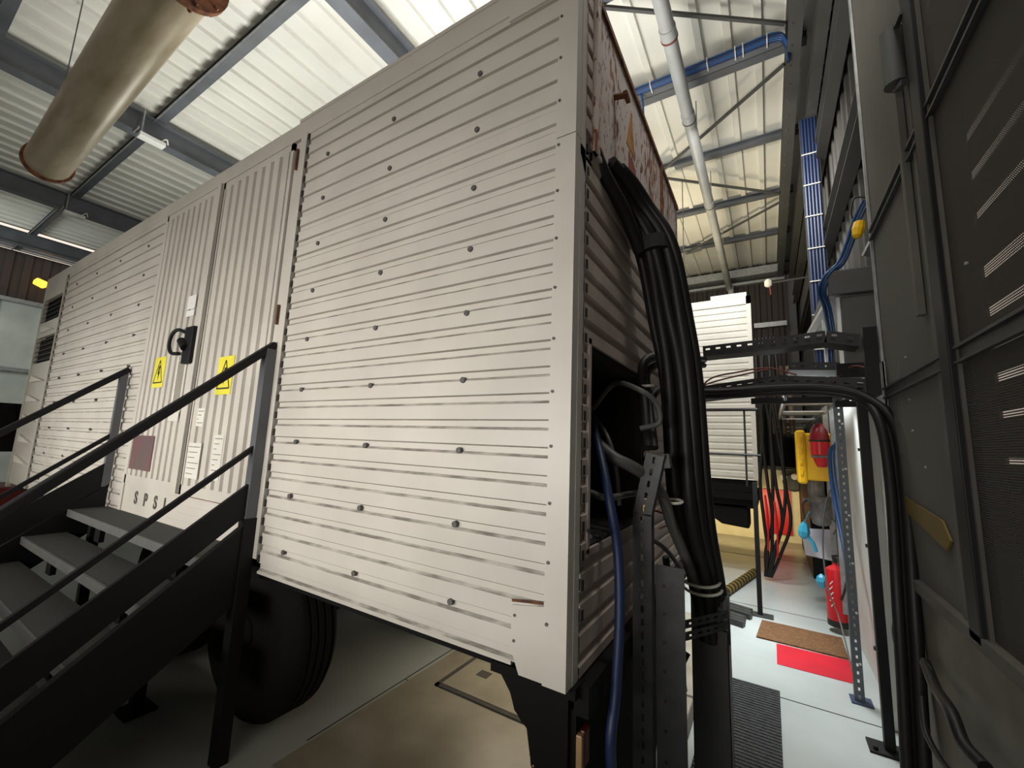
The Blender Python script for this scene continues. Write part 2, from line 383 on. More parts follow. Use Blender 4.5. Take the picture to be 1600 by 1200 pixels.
# plinth under the louvred enclosure
struct('baseboard_right', MB().box(1.2, 1.36, -6, 2.02, 0, 1.0), WALLD, 'white plinth wall under the mesh enclosure')

struct('trim_10', MB().box(-9.0, 1.15, -2.35, -2.2, 0, 1.25), CLADG, 'low dark wall added behind the camera to shade the floor')  # added out of view to keep light off the near floor
# floor joints and covers
def joint(pts, wdt=0.008):
    mb = MB()
    for a, b in pts: mb.bar((a[0], a[1], 0.001), (b[0], b[1], 0.001), wdt, 0.003)
    return mb
struct('trim_7', joint([((0.35, 2.37), (1.19, 2.36)), ((-0.2, 4.3), (1.15, 4.25)), ((-1.66, 0.3), (-1.70, 4.0)), ((-1.66, 1.04), (0.2, 1.04)), ((-0.6, 7.0), (1.1, 6.95))]), JOINT, 'thin dark joints in the floor')
struct('trim_8', MB().box(-3.5, 1.18, 6.9, 8.62, 0.0, 0.004).box(-1.64, 0.10, 0.1, 3.6, 0.0, 0.003), FLOORY, 'worn yellowish concrete strips in the floor')

def hatch(x0, x1, y0, y1, lab, hole=None):
    t = thing('floor_hatch', ((x0 + x1) / 2, (y0 + y1) / 2, 0.003), lab, 'floor hatch', 'floor hatches under the container')
    fr = MB()
    for a in ((x0, x1, y0, y0 + .03), (x0, x1, y1 - .03, y1), (x0, x0 + .03, y0, y1), (x1 - .03, x1, y0, y1)): fr.box(*a, 0.003, 0.012)
    build('frame', fr, JOINT, t)
    build('cover', MB().box(x0 + .035, x1 - .035, y0 + .035, y1 - .035, 0.003, 0.014), FLOORY, t)
    if hole: build('lifting_hole', MB().box(hole[0] - .045, hole[0] + .045, hole[1] - .04, hole[1] + .04, 0.0142, 0.016), JOINT, t)
hatch(-1.45, -0.66, 1.1, 2.0, 'worn floor hatch with a square lifting hole, under the container', (-1.24, 1.39))
hatch(-0.655, 0.10, 1.1, 2.0, 'worn floor hatch nearest the black support leg')

# ================================================================== ROOF STEEL
def rafter(x, lab):
    t = thing('rafter', (x, 0.5, 6.1), lab, 'roof beam', 'rafters under the white roof')
    build('web', MB().box(x - .006, x + .006, -10, 10.8, 6.115, 6.43), BEAM, t)
    build('flange', MB().box(x - .09, x + .09, -10, 10.8, 6.43, 6.448), BEAM, t)
    build('flange', MB().box(x - .09, x + .09, -10, 10.8, 6.10, 6.115), BEAM, t)
for x, lab in ((-3.05, 'blue grey roof rafter nearest, passing above the middle of the white container'),
               (-7.45, 'blue grey roof rafter crossing just beyond the hanging exhaust pipe'),
               (-11.7, 'blue grey roof rafter, second from the far left wall'),
               (-15.2, 'blue grey roof rafter nearest the far left wall')): rafter(x, lab)
PURLAB = {-0.9: 'roof purlin at the top left corner above the exhaust pipe', 0.75: 'roof purlin running in line above the container between the rafters',
          2.4: 'roof purlin just behind the top edge of the container', 4.0: 'roof purlin under the bundle of blue cables',
          5.63: 'roof purlin, second beyond the blue cables', 7.28: 'roof purlin, third beyond the blue cables', 8.93: 'roof purlin nearest the back wall'}
for y, lab in PURLAB.items():
    mb = MB().box(-16.9, 1.15, y - .06, y + .06, 6.452, 6.465).box(-16.9, 1.15, y - .006, y + .006, 6.465, 6.536).box(-16.9, 1.15, y - .06, y + .06, 6.536, 6.548)
    single('purlin', mb, BEAM, lab, 'roof beam', 'purlins under the roof')
single('conduit', MB().tube([(-17, .68, 6.43), (-3.1, .68, 6.43)], .012, 8), GALV, 'thin steel conduit along the purlin above the container', 'conduit')
# zigzag wind bracing between the purlins at the right
for a, b, lab in (((-.83, 2.4), (.92, 3.6), 'dark roof brace nearest, crossing in front of the blue cables'), ((.93, 4.18), (-.8, 5.55), 'thin roof brace beyond the blue cables, sloping to the container'),
                  ((-.82, 5.75), (1.0, 7.25), 'thin roof brace, third in the zigzag'), ((.96, 7.5), (-.91, 8.9), 'thin roof brace nearest the back wall')):
    single('roof_brace', MB().bar((*a, 6.41), (*b, 6.41), .035, .035), BEAMD, lab, 'brace', 'zigzag roof braces')
for y, lab in ((5.65, 'pale gusset plate where the zigzag braces meet nearest the container top'), (8.95, 'pale gusset plate at the farthest meeting of the zigzag braces')):
    single('gusset_plate', MB().prism([(-.98, y - .15), (-.6, y - .08), (-.6, y + .08), (-.98, y + .15)], 2, 6.435, 6.447), GALV, lab, 'plate', 'brace gussets')
# beam along the side wall, and its lower rails
mb = MB().box(0.985, 0.997, -2.0, 10.7, 6.12, 6.43).box(0.93, 1.06, -2.0, 10.7, 6.43, 6.445).box(0.93, 1.06, -2.0, 10.7, 6.105, 6.12)
single('eave_beam', mb, BEAMD, 'grey beam with bolts running along the head of the right wall', 'roof beam')
mb = MB()
for i in range(30): mb.tube([(.965, 2.2 + i * .28, 6.12), (.965, 2.2 + i * .28, 6.09)], .007, 6)
tag(build('bolt_row', mb, BEAM), 'row of small bolts under the grey eave beam', 'bolts', kind='stuff')
for z0, x0, lab in ((6.0, 1.16, 'upper grey wall rail beside the eave beam'), (5.35, 1.22, 'middle grey wall rail with a bright lower lip'), (4.2, 1.24, 'lower grey wall rail above the square duct')):
    y0, y1 = 2.1, 10.7
    mb = MB().box(x0 + .10, x0 + .112, y0, y1, z0, z0 + .2).box(x0, x0 + .112, y0, y1, z0 - .01, z0).box(x0, x0 + .112, y0, y1, z0 + .2, z0 + .21)
    single('wall_rail', mb, BEAMD, lab, 'rail', 'wall rails on the right')
for y, lab in ((10.6, 'far grey column in the back right corner'), (6.4, 'grey column part way along the right wall')):
    mb = MB().box(1.08, 1.28, y - .006, y + .006, 0, 6.1).box(1.08, 1.092, y - .1, y + .1, 0, 6.1).box(1.27, 1.28, y - .1, y + .1, 0, 6.1)
    if y > 8: single('column', mb, BEAMD, lab, 'column', 'wall columns')
# small white emergency fittings on the rafters
for q, lab in (((-7.288, 0.656, 6.050), 'small white light fitting on the rafter beside the exhaust pipe'), ((-11.607, 0.764, 6.050), 'small white light fitting on the second rafter, far left')):
    t = thing('light_fitting', (q[0], q[1], 6.0), lab, 'light fitting', 'small light fittings on the rafters')
    build('housing', MB().box(q[0] - .07, q[0] + .07, q[1] - .16, q[1] + .16, 6.0, 6.07), WHITE, t, bevel=.01)
    build('bracket', MB().box(q[0] - .015, q[0] + .015, q[1] - .14, q[1] - .12, 6.07, 6.45).box(q[0] - .1, q[0] + .1, q[1] - .2, q[1] - .18, 6.07, 6.098), GALV, t)
    build('cable_loop', MB().tube([(q[0], q[1] + .1, 6.07), (q[0] + .05, q[1] + .16, 6.14), (q[0], q[1] + .2, 6.09)], .01, 6, smooth=4), WHITE, t)
# angled light fitting and amber lamp on the far left wall
q = (-16.600, 1.233, 5.637)
t = thing('amber_lamp', q, 'glowing amber lamp high on the dark far left wall', 'lamp')
build('shade', MB().lathe([(.03, 0), (.10, .03), (.11, .22), (.07, .26)], (q[0], q[1] - .1, q[2]), (-.3, 1, -.25), 14), AMBER, t, smooth=True)
build('arm', MB().bar((q[0], q[1], q[2] + .1), (-17.0, q[1], q[2] + .2), .04, .04), BEAMD, t)

# ================================================================== EXHAUST PIPE hanging top left
t = thing('exhaust_pipe', (-4.5, -.5, 4.3), 'large weathered beige exhaust pipe with rusty flanges hanging top left', 'pipe')
A = Vector((-6.02, -.46, 4.5)); B = Vector((-2.40, -.56, 4.5))
build('pipe_body', MB().tube([A, A.lerp(B, .5), B], .185, 32), PIPE, t, smooth=True)
build('flange', MB().tube([A + Vector((-.02, 0, 0)), A + Vector((.02, 0, 0))], .208, 32), RUSTY, t)
fl = build('flange', MB().tube([B + Vector((-.02, 0, 0)), B + Vector((.025, 0, 0))], .235, 32), RUSTY, t)
for k in range(10):
    a = k * math.pi / 5; build('bolt', MB().tube([B + Vector((-.06, .212 * math.cos(a), .212 * math.sin(a))), B + Vector((.05, .212 * math.cos(a), .212 * math.sin(a)))], .013, 6), RUSTY, fl)
q = (-6.056, -0.460, 5.896)
single('hanger_wire', MB().tube([(q[0], -.46, 4.66), (q[0], -.46, 6.6)], .006, 6), BEAMD, 'thin dark wire holding the exhaust pipe from the roof', 'wire')

# ================================================================== GENERATOR CONTAINER
X1 = 0.0; ZB = 0.93; ZT = 3.63; XL = -7.72; YW = 2.06
G = thing('generator_container', (-3.85, 1.0, 0), 'large cream ribbed steel generator container on black wheels', 'container')
build('roof_panel', MB().box(XL, 0, 0.02, YW, ZT - .04, ZT), PALE, G)
build('inner_body', MB().box(XL + .04, -.75, .06, YW - .04, ZB + .02, ZT - .05), GAP, G)
# near side panel
def side_panel(x0, x1, z1, rivs, zr):
    mb = MB(); ribs_h(mb, x0, x1, ZB, z1, 0.0, dirt_shade=3)
    zz = 2.77
    while zz > ZB + .1: zz -= .0963
    while zz < z1 - .03:
        mb.box(x0 - .012, x0 + .006, -.016, .012, zz + .036, zz + .072, 1); zz += .0963
    for xx in rivs:
        for k in range(-7, 3):
            z = 2.74 + k * .28 + zr
            if z < z1 - .03 and z > ZB + .05: mb.tube([(xx, .002, z), (xx, -.018, z)], .0125, 8, 2)
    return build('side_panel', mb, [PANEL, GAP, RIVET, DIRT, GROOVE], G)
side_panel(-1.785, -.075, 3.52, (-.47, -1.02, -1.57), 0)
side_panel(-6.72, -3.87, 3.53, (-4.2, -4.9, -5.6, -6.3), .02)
# flat trims: top rail, corner post, corner patch, frame of the doorway
build('top_rail', MB().box(-6.80, 0, -.016, .03, 3.515, ZT).box(-1.9, 0, -.02, .03, ZT, ZT + .022).box(-.32, 0, -.02, 0.0, 3.48, ZT), PANEL, G)
mb = MB().box(-.078, .004, -.019, .03, ZB - .035, 2.818).box(-.078, .004, -.019, .03, 2.823, ZT)
mb.box(-.006, .004, .03, .085, 2.68, 2.82).box(-.006, .006, .03, .075, ZB - .035, 2.805).prism([(.03, 2.76), (.075, 2.70), (.085, ZT - .02), (.03, ZT)], 0, -.006, .006)
for k in range(14):
    z = 1.08 + k * .19
    mb.tube([(-.066, -.016, z), (-.066, -.023, z)], .006, 6, 1)
build('corner_post', mb, [PANEL, RIVET], G)
build('corner_patch', MB().prism([(-.2, 1.11), (-.075, 1.13), (-.075, ZB - .03), (-.165, ZB - .03), (-.2, .975)], 1, -.018, 0.0).tube([(-.187, -.016, 1.08), (-.187, -.022, 1.08)], .005, 6, 1).tube([(-.187, -.016, 1.0), (-.187, -.022, 1.0)], .005, 6, 1), [PANEL, RIVET], G)
build('rust_streak', MB().bar((-.2, -.0185, 1.125), (-.08, -.0185, 1.14), .002, .008, 0, (0, 0, 1)), RUSTY, G)
build('bottom_sill', MB().box(-1.79, -.2, -.012, .03, ZB - .012, ZB), PANEL, G)
build('frame_post', MB().box(-1.86, -1.800, -.02, .02, .99, 3.53).box(-1.925, -1.86, -.008, .02, 1.2, 3.5), PANEL, G)
build('frame_post', MB().box(-3.875, -3.83, -.016, .02, .99, 3.53), PANEL, G)
# doors
def door(x0, x1, lab):
    mb = MB().box(x0, x1, -.004, .03, 1.235, 3.50)
    ribs_v(mb, x0 + .03, x1 - .03, 1.30, 3.45, -.006)
    mb.box(x0, x0 + .03, -.022, 0, 1.235, 3.5).box(x1 - .03, x1, -.022, 0, 1.235, 3.5).box(x0, x1, -.022, 0, 3.45, 3.5).box(x0, x1, -.022, 0, 1.235, 1.3)
    return build('door', mb, PANEL, G)
DL = door(-3.82, -2.87, ''); DR = door(-2.83, -1.93, '')
build('seam_cover', MB().box(-2.885, -2.835, -.04, -.02, 1.24, 3.5).box(-2.835, -2.815, -.022, -.018, 1.24, 3.5), [PANEL], DL)
for a_, b_ in ((3.30, 3.44), (2.30, 2.42)): build('hinge', MB().tube([(-1.885, -.02, a_), (-1.885, -.02, b_)], .008, 8), RUSTY, DR)
# handle plate, pull ring, recess, scoop
hd = build('handle', MB().box(-3.00, -2.87, -.065, -.022, 2.13, 2.40), BLACK, DL, bevel=.008)
build('pull_ring', MB().tube([(-3.0, -.05, 2.36), (-3.10, -.07, 2.39), (-3.17, -.08, 2.36), (-3.19, -.08, 2.28), (-3.15, -.075, 2.22), (-3.06, -.06, 2.21)], .013, 8, smooth=5), BLACK, hd)
build('latch', MB().tube([(-3.02, -.07, 2.30), (-2.94, -.07, 2.24)], .028, 10), BLACK, hd)
build('latch_plate', MB().box(-3.11, -3.00, -.034, -.022, 1.79, 2.16), GREYIN, DL)
build('latch_frame', MB().box(-3.135, -3.11, -.036, -.02, 1.74, 2.2).box(-3.0, -2.975, -.036, -.02, 1.74, 2.2).box(-3.135, -2.975, -.04, -.02, 1.72, 1.79), PALE, DL, bevel=.005)
build('placard', MB().box(-3.73, -3.33, -.034, -.022, 1.35, 1.61), PLAC, DL)
build('notice', MB().box(-3.12, -2.99, -.032, -.0285, 2.555, 2.66).box(-3.12, -2.99, -.032, -.0285, 2.50, 2.545), WHITE, DL)
def sign(cx, cz, w_, h_, par, two=False):
    y = -.0315
    s = build('warning_sticker', MB().box(cx - w_ / 2, cx + w_ / 2, y, -.0285, cz - h_ / 2, cz + h_ / 2), YELS, par)
    mb = MB(); P = [(cx - w_ * .40, cz - h_ * .34), (cx + w_ * .40, cz - h_ * .34), (cx, cz + h_ * .40)]
    for i in range(3):
        a, b = P[i], P[(i + 1) % 3]; mb.bar((a[0], y - .0008, a[1]), (b[0], y - .0008, b[1]), .0015, .010, 0, (0, 0, 1)) if i == 0 else mb.prism([(a[0] - .005, a[1]), (a[0] + .005, a[1]), (b[0] + .005, b[1]), (b[0] - .005, b[1])], 1, y - .0015, y - .0002)
    bx = [(-.008, .07), (.02, .07), (.006, .02), (.024, .02), (-.004, -.055), (-.002, -.005), (-.018, -.005)]
    mb.prism([(cx + a, cz + b * .9 - .012) for a, b in bx], 1, y - .0015, y - .0002)
    build('symbol', mb, INK, s)
sign(-3.45, 2.10, .20, .24, DL); sign(-2.40, 2.02, .20, .25, DR)
# faded papers on the right leaf
def paper(x0, x1, z0, z1, lines, par, c=PALE):
    s = build('faded_notice', MB().box(x0, x1, -.0305, -.0285, z0, z1), c, par); mb = MB()
    for k in range(lines):
        z = z1 - (k + .8) * (z1 - z0) / (lines + .6); mb.box(x0 + .012, x1 - .012 - .03 * (k % 3), -.0315, -.0304, z, z + .004)
    build('print', mb, INKW, s)
paper(-2.70, -2.60, 1.69, 1.81, 4, DR); paper(-2.76, -2.58, 1.35, 1.58, 6, DR); paper(-2.42, -2.30, 1.36, 1.64, 8, DR)
# plate below the doors with worn stencilled letters
mb = MB().box(-3.83, -1.93, -.006, .02, .99, 1.23)
for z in (1.05, 1.10, 1.15, 1.2): mb.box(-3.0, -1.95, -.009, -.006, z, z + .018)
SP = build('threshold_plate', mb, PANEL, G)
for ch, xx in (('S', -3.57), ('P', -3.39), ('S', -3.21), ('L', -3.04)):
    letters(ch, .125, (xx, -.0085, 1.135), (math.pi / 2, 0, 0), INKW, 'stencil_letter', SP)
build('rust_line', MB().box(-2.8, -1.94, -.010, 0, 1.226, 1.233), RUSTY, SP)
# louvred end bay at far left
mb = MB().box(-6.80, -6.765, -.02, .02, ZB, 3.53).box(XL, XL + .05, -.02, .02, ZB - .05, ZT)
mb.box(XL, -6.8, -.016, .02, 3.31, ZT).box(XL, -6.8, -.004, .02, ZB, 2.45).box(XL, -6.8, -.016, .02, 2.79, 2.99)
build('end_bay_panel', mb, PANEL, G)
for z0, z1 in ((3.0, 3.30), (2.46, 2.78)):
    fr = build('louvre', MB().box(-7.66, -6.84, .02, .05, z0, z1), GAP, G); mb = MB()
    for k in range(5):
        z = z0 + (k + .2) * (z1 - z0) / 5; mb.prism([(-.012, z), (.03, z + .045), (.03, z + .05), (-.012, z + .006)], 0, -7.66, -6.84)
    build('slats', mb, BEAMD, fr)
for z in (2.85, 2.2, 1.95, 1.70, 1.45, 1.2):
    build('vent_hood', MB().prism([(-7.5, z), (-6.9, z), (-7.5, z + .09)], 1, -.035, -.004), PALE, G)
# end face (towards the right)
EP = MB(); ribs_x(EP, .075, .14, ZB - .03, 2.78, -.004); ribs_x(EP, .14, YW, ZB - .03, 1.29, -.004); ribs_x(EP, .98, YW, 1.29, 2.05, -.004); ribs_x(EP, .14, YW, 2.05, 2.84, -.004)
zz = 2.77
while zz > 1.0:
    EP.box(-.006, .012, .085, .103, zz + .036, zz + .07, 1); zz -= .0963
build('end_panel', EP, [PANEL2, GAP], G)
mb = MB().box(.0, .012, .13, .152, 1.28, 2.06).box(.0, .012, .13, 1.0, 2.04, 2.06).box(0, .012, .13, 1.0, 1.27, 1.295)
build('opening_frame', mb, PANEL2, G)
build('cable_compartment', MB().box(-.72, -.005, .16, .18, 1.3, 2.04).box(-.72, -.70, .16, .96, 1.3, 2.04).box(-.72, -.005, .94, .96, 1.3, 2.04).box(-.72, -.005, .16, .96, 2.03, 2.05).box(-.72, -.005, .16, .96, 1.28, 1.30), GAP, G)
# wavy edge and rusty upper plate
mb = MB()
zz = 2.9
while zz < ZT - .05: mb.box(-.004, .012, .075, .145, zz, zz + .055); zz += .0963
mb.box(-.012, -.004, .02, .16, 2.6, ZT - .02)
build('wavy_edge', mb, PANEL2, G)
RP = build('rusty_plate', MB().box(-.01, .008, .145, YW, 2.86, ZT).prism([(.135, 2.84), (.175, 2.84), (.175, ZT), (.135, ZT)], 0, .008, .03), RUST, G)
build('upright_seam', MB().box(.008, .022, 1.42, 1.46, 2.86, ZT).box(.008, .02, .145, YW, ZT - .03, ZT), RUSTY, RP)
for y, z in ((.42, 3.32), (1.35, 3.08), (1.62, 3.08)):
    build('door_dog', MB().tube([(.0, y, z), (.07, y + .02, z)], .014, 8).box(.05, .07, y, y + .06, z - .01, z + .012), RUSTY, RP)
mb = MB().prism([(.62, 3.22), (.78, 3.22), (.71, 3.47)], 0, .0085, .0095)
build('faded_warning', mb, mat('faded_orange', (.50, .24, .05), .7, col2=(.3, .12, .03), nscale=14), RP)
build('faded_red_mark', MB().prism([(.66, 2.98), (.82, 2.99), (.80, 3.17), (.66, 3.20)], 0, .0085, .0095), mat('faded_red', (.36, .07, .06), .7, col2=(.2, .05, .03), nscale=14), RP)
build('cable_ledge', MB().bar((.012, .14, 2.85), (.012, 1.4, 2.85), .02, .02), PANEL2, G)
# chassis and running gear
mb = MB().box(XL + .1, -.06, .06, .13, .86, ZB - .014).box(XL + .1, -.06, YW - .13, YW - .06, .74, ZB - .014)
for x in (-7.4, -6.2, -5, -4, -2.9, -1.9, -1.3, -.7, -.12): mb.box(x - .05, x + .05, .3, YW - .1, .78, ZB - .02).box(x - .05, x + .05, .13, .3, .88, ZB - .02)
mb.box(-.30, 0.02, .02, .1, .86, ZB - .036).box(.0, .05, .06, YW, .80, ZB - .04)
CH = build('chassis', mb, CHASSIS, G)
build('axle', MB().tube([(-2.12, .2, .5), (-2.12, YW - .2, .5)], .06, 12).bar((-2.5, .35, .78), (-1.7, .35, .6), .08, .05), CHASSIS, CH)
build('axle', MB().tube([(-3.35, .2, .5), (-3.35, YW - .2, .5)], .06, 12), CHASSIS, CH)
def wheel(x, y):
    prof = [(.25, 0), (.30, -.005), (.42, -.01), (.475, .02), (.495, .05)]
    for k in range(4): prof += [(.5, .06 + k * .045), (.5, .09 + k * .045), (.485, .095 + k * .045), (.485, .10 + k * .045)]
    prof += [(.495, .25), (.47, .28), (.3, .3), (.25, .29)]
    wv = build('tyre', MB().lathe(prof, (x, y, .5), (0, 1, 0), 48), RUBBER, G, smooth=True)
    build('rim', MB().lathe([(.05, -.01), (.09, -.01), (.12, .06), (.24, .08), (.26, .0), (.26, .28), (.1, .28)], (x, y, .5), (0, 1, 0), 32), CHASSIS, wv, smooth=True)
for x in (-2.12, -3.35):
    wheel(x, .14); wheel(x, YW - .46)
build('front_frame', MB().box(-.14, -.02, .26, 1.5, .06, .80), CHASSIS, G)
# front support leg with its marker lamp and chain
lg = build('support_leg', MB().box(-.15, .0, .08, .24, 0.02, .80).prism([(-.30, .86), (-.02, .86), (-.02, .6), (-.15, .6), (-.17, .7), (-.22, .74), (-.24, .79)], 1, .06, .2).box(-.22, .06, .02, .3, 0, .02).tube([(-.20, .1, .70), (-.15, .1, .82)], .022, 8), CHASSIS, G)
ml = build('marker_lamp', MB().box(.001, .022, .105, .150, .625, .735), mat('dull_red_lens', (.12, .01, .012), .4), lg, bevel=.006)
build('pale_half', MB().box(-.004, .02, .082, .104, .63, .73), mat('pale_lens', (.42, .27, .12), .4), ml, bevel=.004)
mb = MB()
for k in range(14):
    z = .66 - k * .03; mb.tube([(-.165 + (.006 if k % 2 else 0), .09, z), (-.165 - (.006 if k % 2 else 0), .095, z - .03)], .004, 6)
build('chain', mb, RUSTY, lg)

# ================================================================== ACCESS STAIRS to the double door
ST = thing('access_stairs', (-2.9, -.7, 0), 'black steel access stairs with grey treads and handrails at the double doors', 'stairs')
XR, XLs = -1.87, -4.12
for i, (yf, z) in enumerate(((-.25, 1.02), (-.465, .85), (-.685, .68), (-.905, .51), (-1.125, .34), (-1.345, .17))):
    td = build('tread', MB().box(XLs + .03, XR - .03, yf + .012, yf + .235, z - .045, z), TREAD, ST)
    build('nosing', MB().box(XLs + .03, XR - .03, yf, yf + .012, z - .05, z + .002), NOSING, td)
    for x in (-3.55, -2.3): build('riser_bracket', MB().box(x - .05, x + .05, yf + .05, yf + .08, z - .17, z - .045), BLACK, td)
s1 = .78
def slab(x, t_, y0, zt0, y1, s, dep, dep1=None):
    dep1 = dep1 or dep
    return MB().prism([(y0, zt0), (y1, zt0 + (y1 - y0) * s), (y1, zt0 + (y1 - y0) * s - dep1), (y0, zt0 - dep)], 0, x - t_, x + t_)
build('stringer', slab(XR, .02, -.03, 1.20, -1.4, s1, .40, .30), BLACK, ST)
build('stringer', slab(XLs, .02, -.03, 1.20, -1.4, s1, .32, .30), BLACK, ST)
build('toe_board', slab(XR, .012, -.05, 1.40, -1.5, .775, .17), BLACK, ST)
build('toe_board', slab(XLs, .012, -.05, 1.385, -1.5, .76, .20), BLACK, ST)
hr = build('handrail', MB().bar((XR, -.02, 2.175), (XR, -1.5, .80), .05, .04), BLACK, ST, bevel=.006)
build('handrail', MB().bar((XLs, -.02, 2.165), (XLs, -1.5, .84), .045, .045), BLACK, ST, bevel=.006)
build('mid_rail', MB().bar((XR, -.04, 1.60), (XR, -1.5, .41), .025, .025), BLACK, ST)
build('mid_rail', MB().bar((XLs, -.04, 1.62), (XLs, -1.5, .36), .025, .03), BLACK, ST)
post = build('post', MB().box(XR - .028, XR + .028, -.075, -.022, 0.01, 2.14), BEAM, ST)
build('lower_post', MB().box(XR - .035, XR + .035, -.08, -.016, 0.0, 1.2), BLACK, post)
build('post', MB().box(XLs - .02, XLs + .02, -.075, -.025, 1.18, 2.13), BEAM, ST)
build('support', MB().box(-2.74, -2.68, -.15, -.09, .012, .98).box(-2.80, -2.62, -.2, -.04, 0, .012), BLACK, ST)
build('support', MB().box(-3.95, -3.89, -.15, -.09, .012, .98).box(-4.0, -3.84, -.2, -.04, 0, .012), BLACK, ST)

# ================================================================== CABLES over the container end
def cable(pts, r, m, name, lab, cat='cable', group=None, smooth=6, seg=10):
    return single(name, MB().tube(pts, r, seg, smooth=smooth), m, lab, cat, group, smooth=True)
main = [(-0.030, 0.360, 2.923), (-0.005, 0.450, 2.896), (0.040, 0.580, 2.822), (0.133, 0.660, 2.637), (0.173, 0.800, 2.299), (0.209, 0.840, 1.979), (0.225, 0.900, 1.362), (0.262, 1.100, 0.984), (0.279, 1.150, 0.716)]
dirs = [Vector(o_) for o_ in ((-.042, -.025, .012), (.012, -.035, .0), (-.01, .035, .01), (.062, .0, 0), (-.085, .03, 0), (.035, .065, .0), (.098, .04, .0))]
ml_ = ['black power cable at the left edge of the hanging bundle', 'black power cable at the front of the hanging bundle', 'black power cable in the middle of the hanging bundle',
       'black power cable right of the middle of the hanging bundle', 'black power cable behind the left edge of the bundle', 'black power cable at the back of the hanging bundle', 'black power cable at the right edge of the hanging bundle']
for i, d in enumerate(dirs):
    pts = []
    for k, p in enumerate(main):
        sp = (.75, .75, .75, .8, .9, .9, .95, .75, .6)[k]
        pts.append(Vector(p) + d * sp + Vector((.010 * math.sin(i * 2.1 + k * .9), .014 * math.cos(i + k * 1.3), 0)))
    if i in (2, 5): pts = [pts[0] + Vector((-.06, -.02, .05))] + pts[1:]
    cable(pts, .031 if i < 4 else .026, CABLE, 'power_cable', ml_[i], group='black power cables hanging off the container end')
cable([(-0.013, 0.200, 2.911), (0.013, 0.280, 2.818), (0.047, 0.450, 2.735), (0.080, 0.600, 2.599)], .030, CABLE, 'cable_sleeve', 'short black sleeve against the rusty plate, above the cable bundle', smooth=5)
cable([(0.187, 0.750, 2.631), (0.230, 0.800, 2.457), (0.259, 0.850, 2.335), (0.247, 0.850, 2.204), (0.216, 0.840, 2.042)], .016, CABLE, 'cable_loop', 'black cable loop bulging from the right of the bundle', smooth=6)
single('cable_band', MB().tube([Vector((0.127, 0.660, 2.648)) + Vector((-.01, -.005, .02)), Vector((0.136, 0.660, 2.613)) + Vector((-.01, 0, -.01))], .082, 14), INK, 'black tape band around the bundle below the rusty plate', 'band')
# elbow of cables coming in from the upper tray
for i, (dx, dz) in enumerate(((0, 0), (-9, -8))):
    cable([(0.173, 2.120, 2.354), (0.076, 1.600, 2.260), (0.062, 1.000, 2.158), (0.033, 0.850, 2.095), (0.035, 0.800, 1.980), (0.072, 0.700, 1.840), (0.109, 0.600, 1.659)] if i == 0 else
          [(0.168, 2.160, 2.317), (0.067, 1.650, 2.221), (0.068, 1.050, 2.123), (0.040, 0.900, 2.056), (0.051, 0.840, 1.952), (0.098, 0.700, 1.810), (0.137, 0.600, 1.660)],
          .026 if i == 0 else .020, CABLE, 'elbow_cable', 'thick black cable bending down from the upper tray, outermost' if i == 0 else 'thinner black cable bending down inside the outermost elbow', group='cables bending from the tray into the opening')
cable([(0.129, 1.900, 2.065), (0.087, 1.300, 2.011), (0.082, 0.900, 1.952), (0.075, 0.750, 1.845), (0.086, 0.650, 1.688)], .022, CABLE, 'elbow_cable', 'black cable bending down from the lower tray', group='cables bending from the tray into the opening')
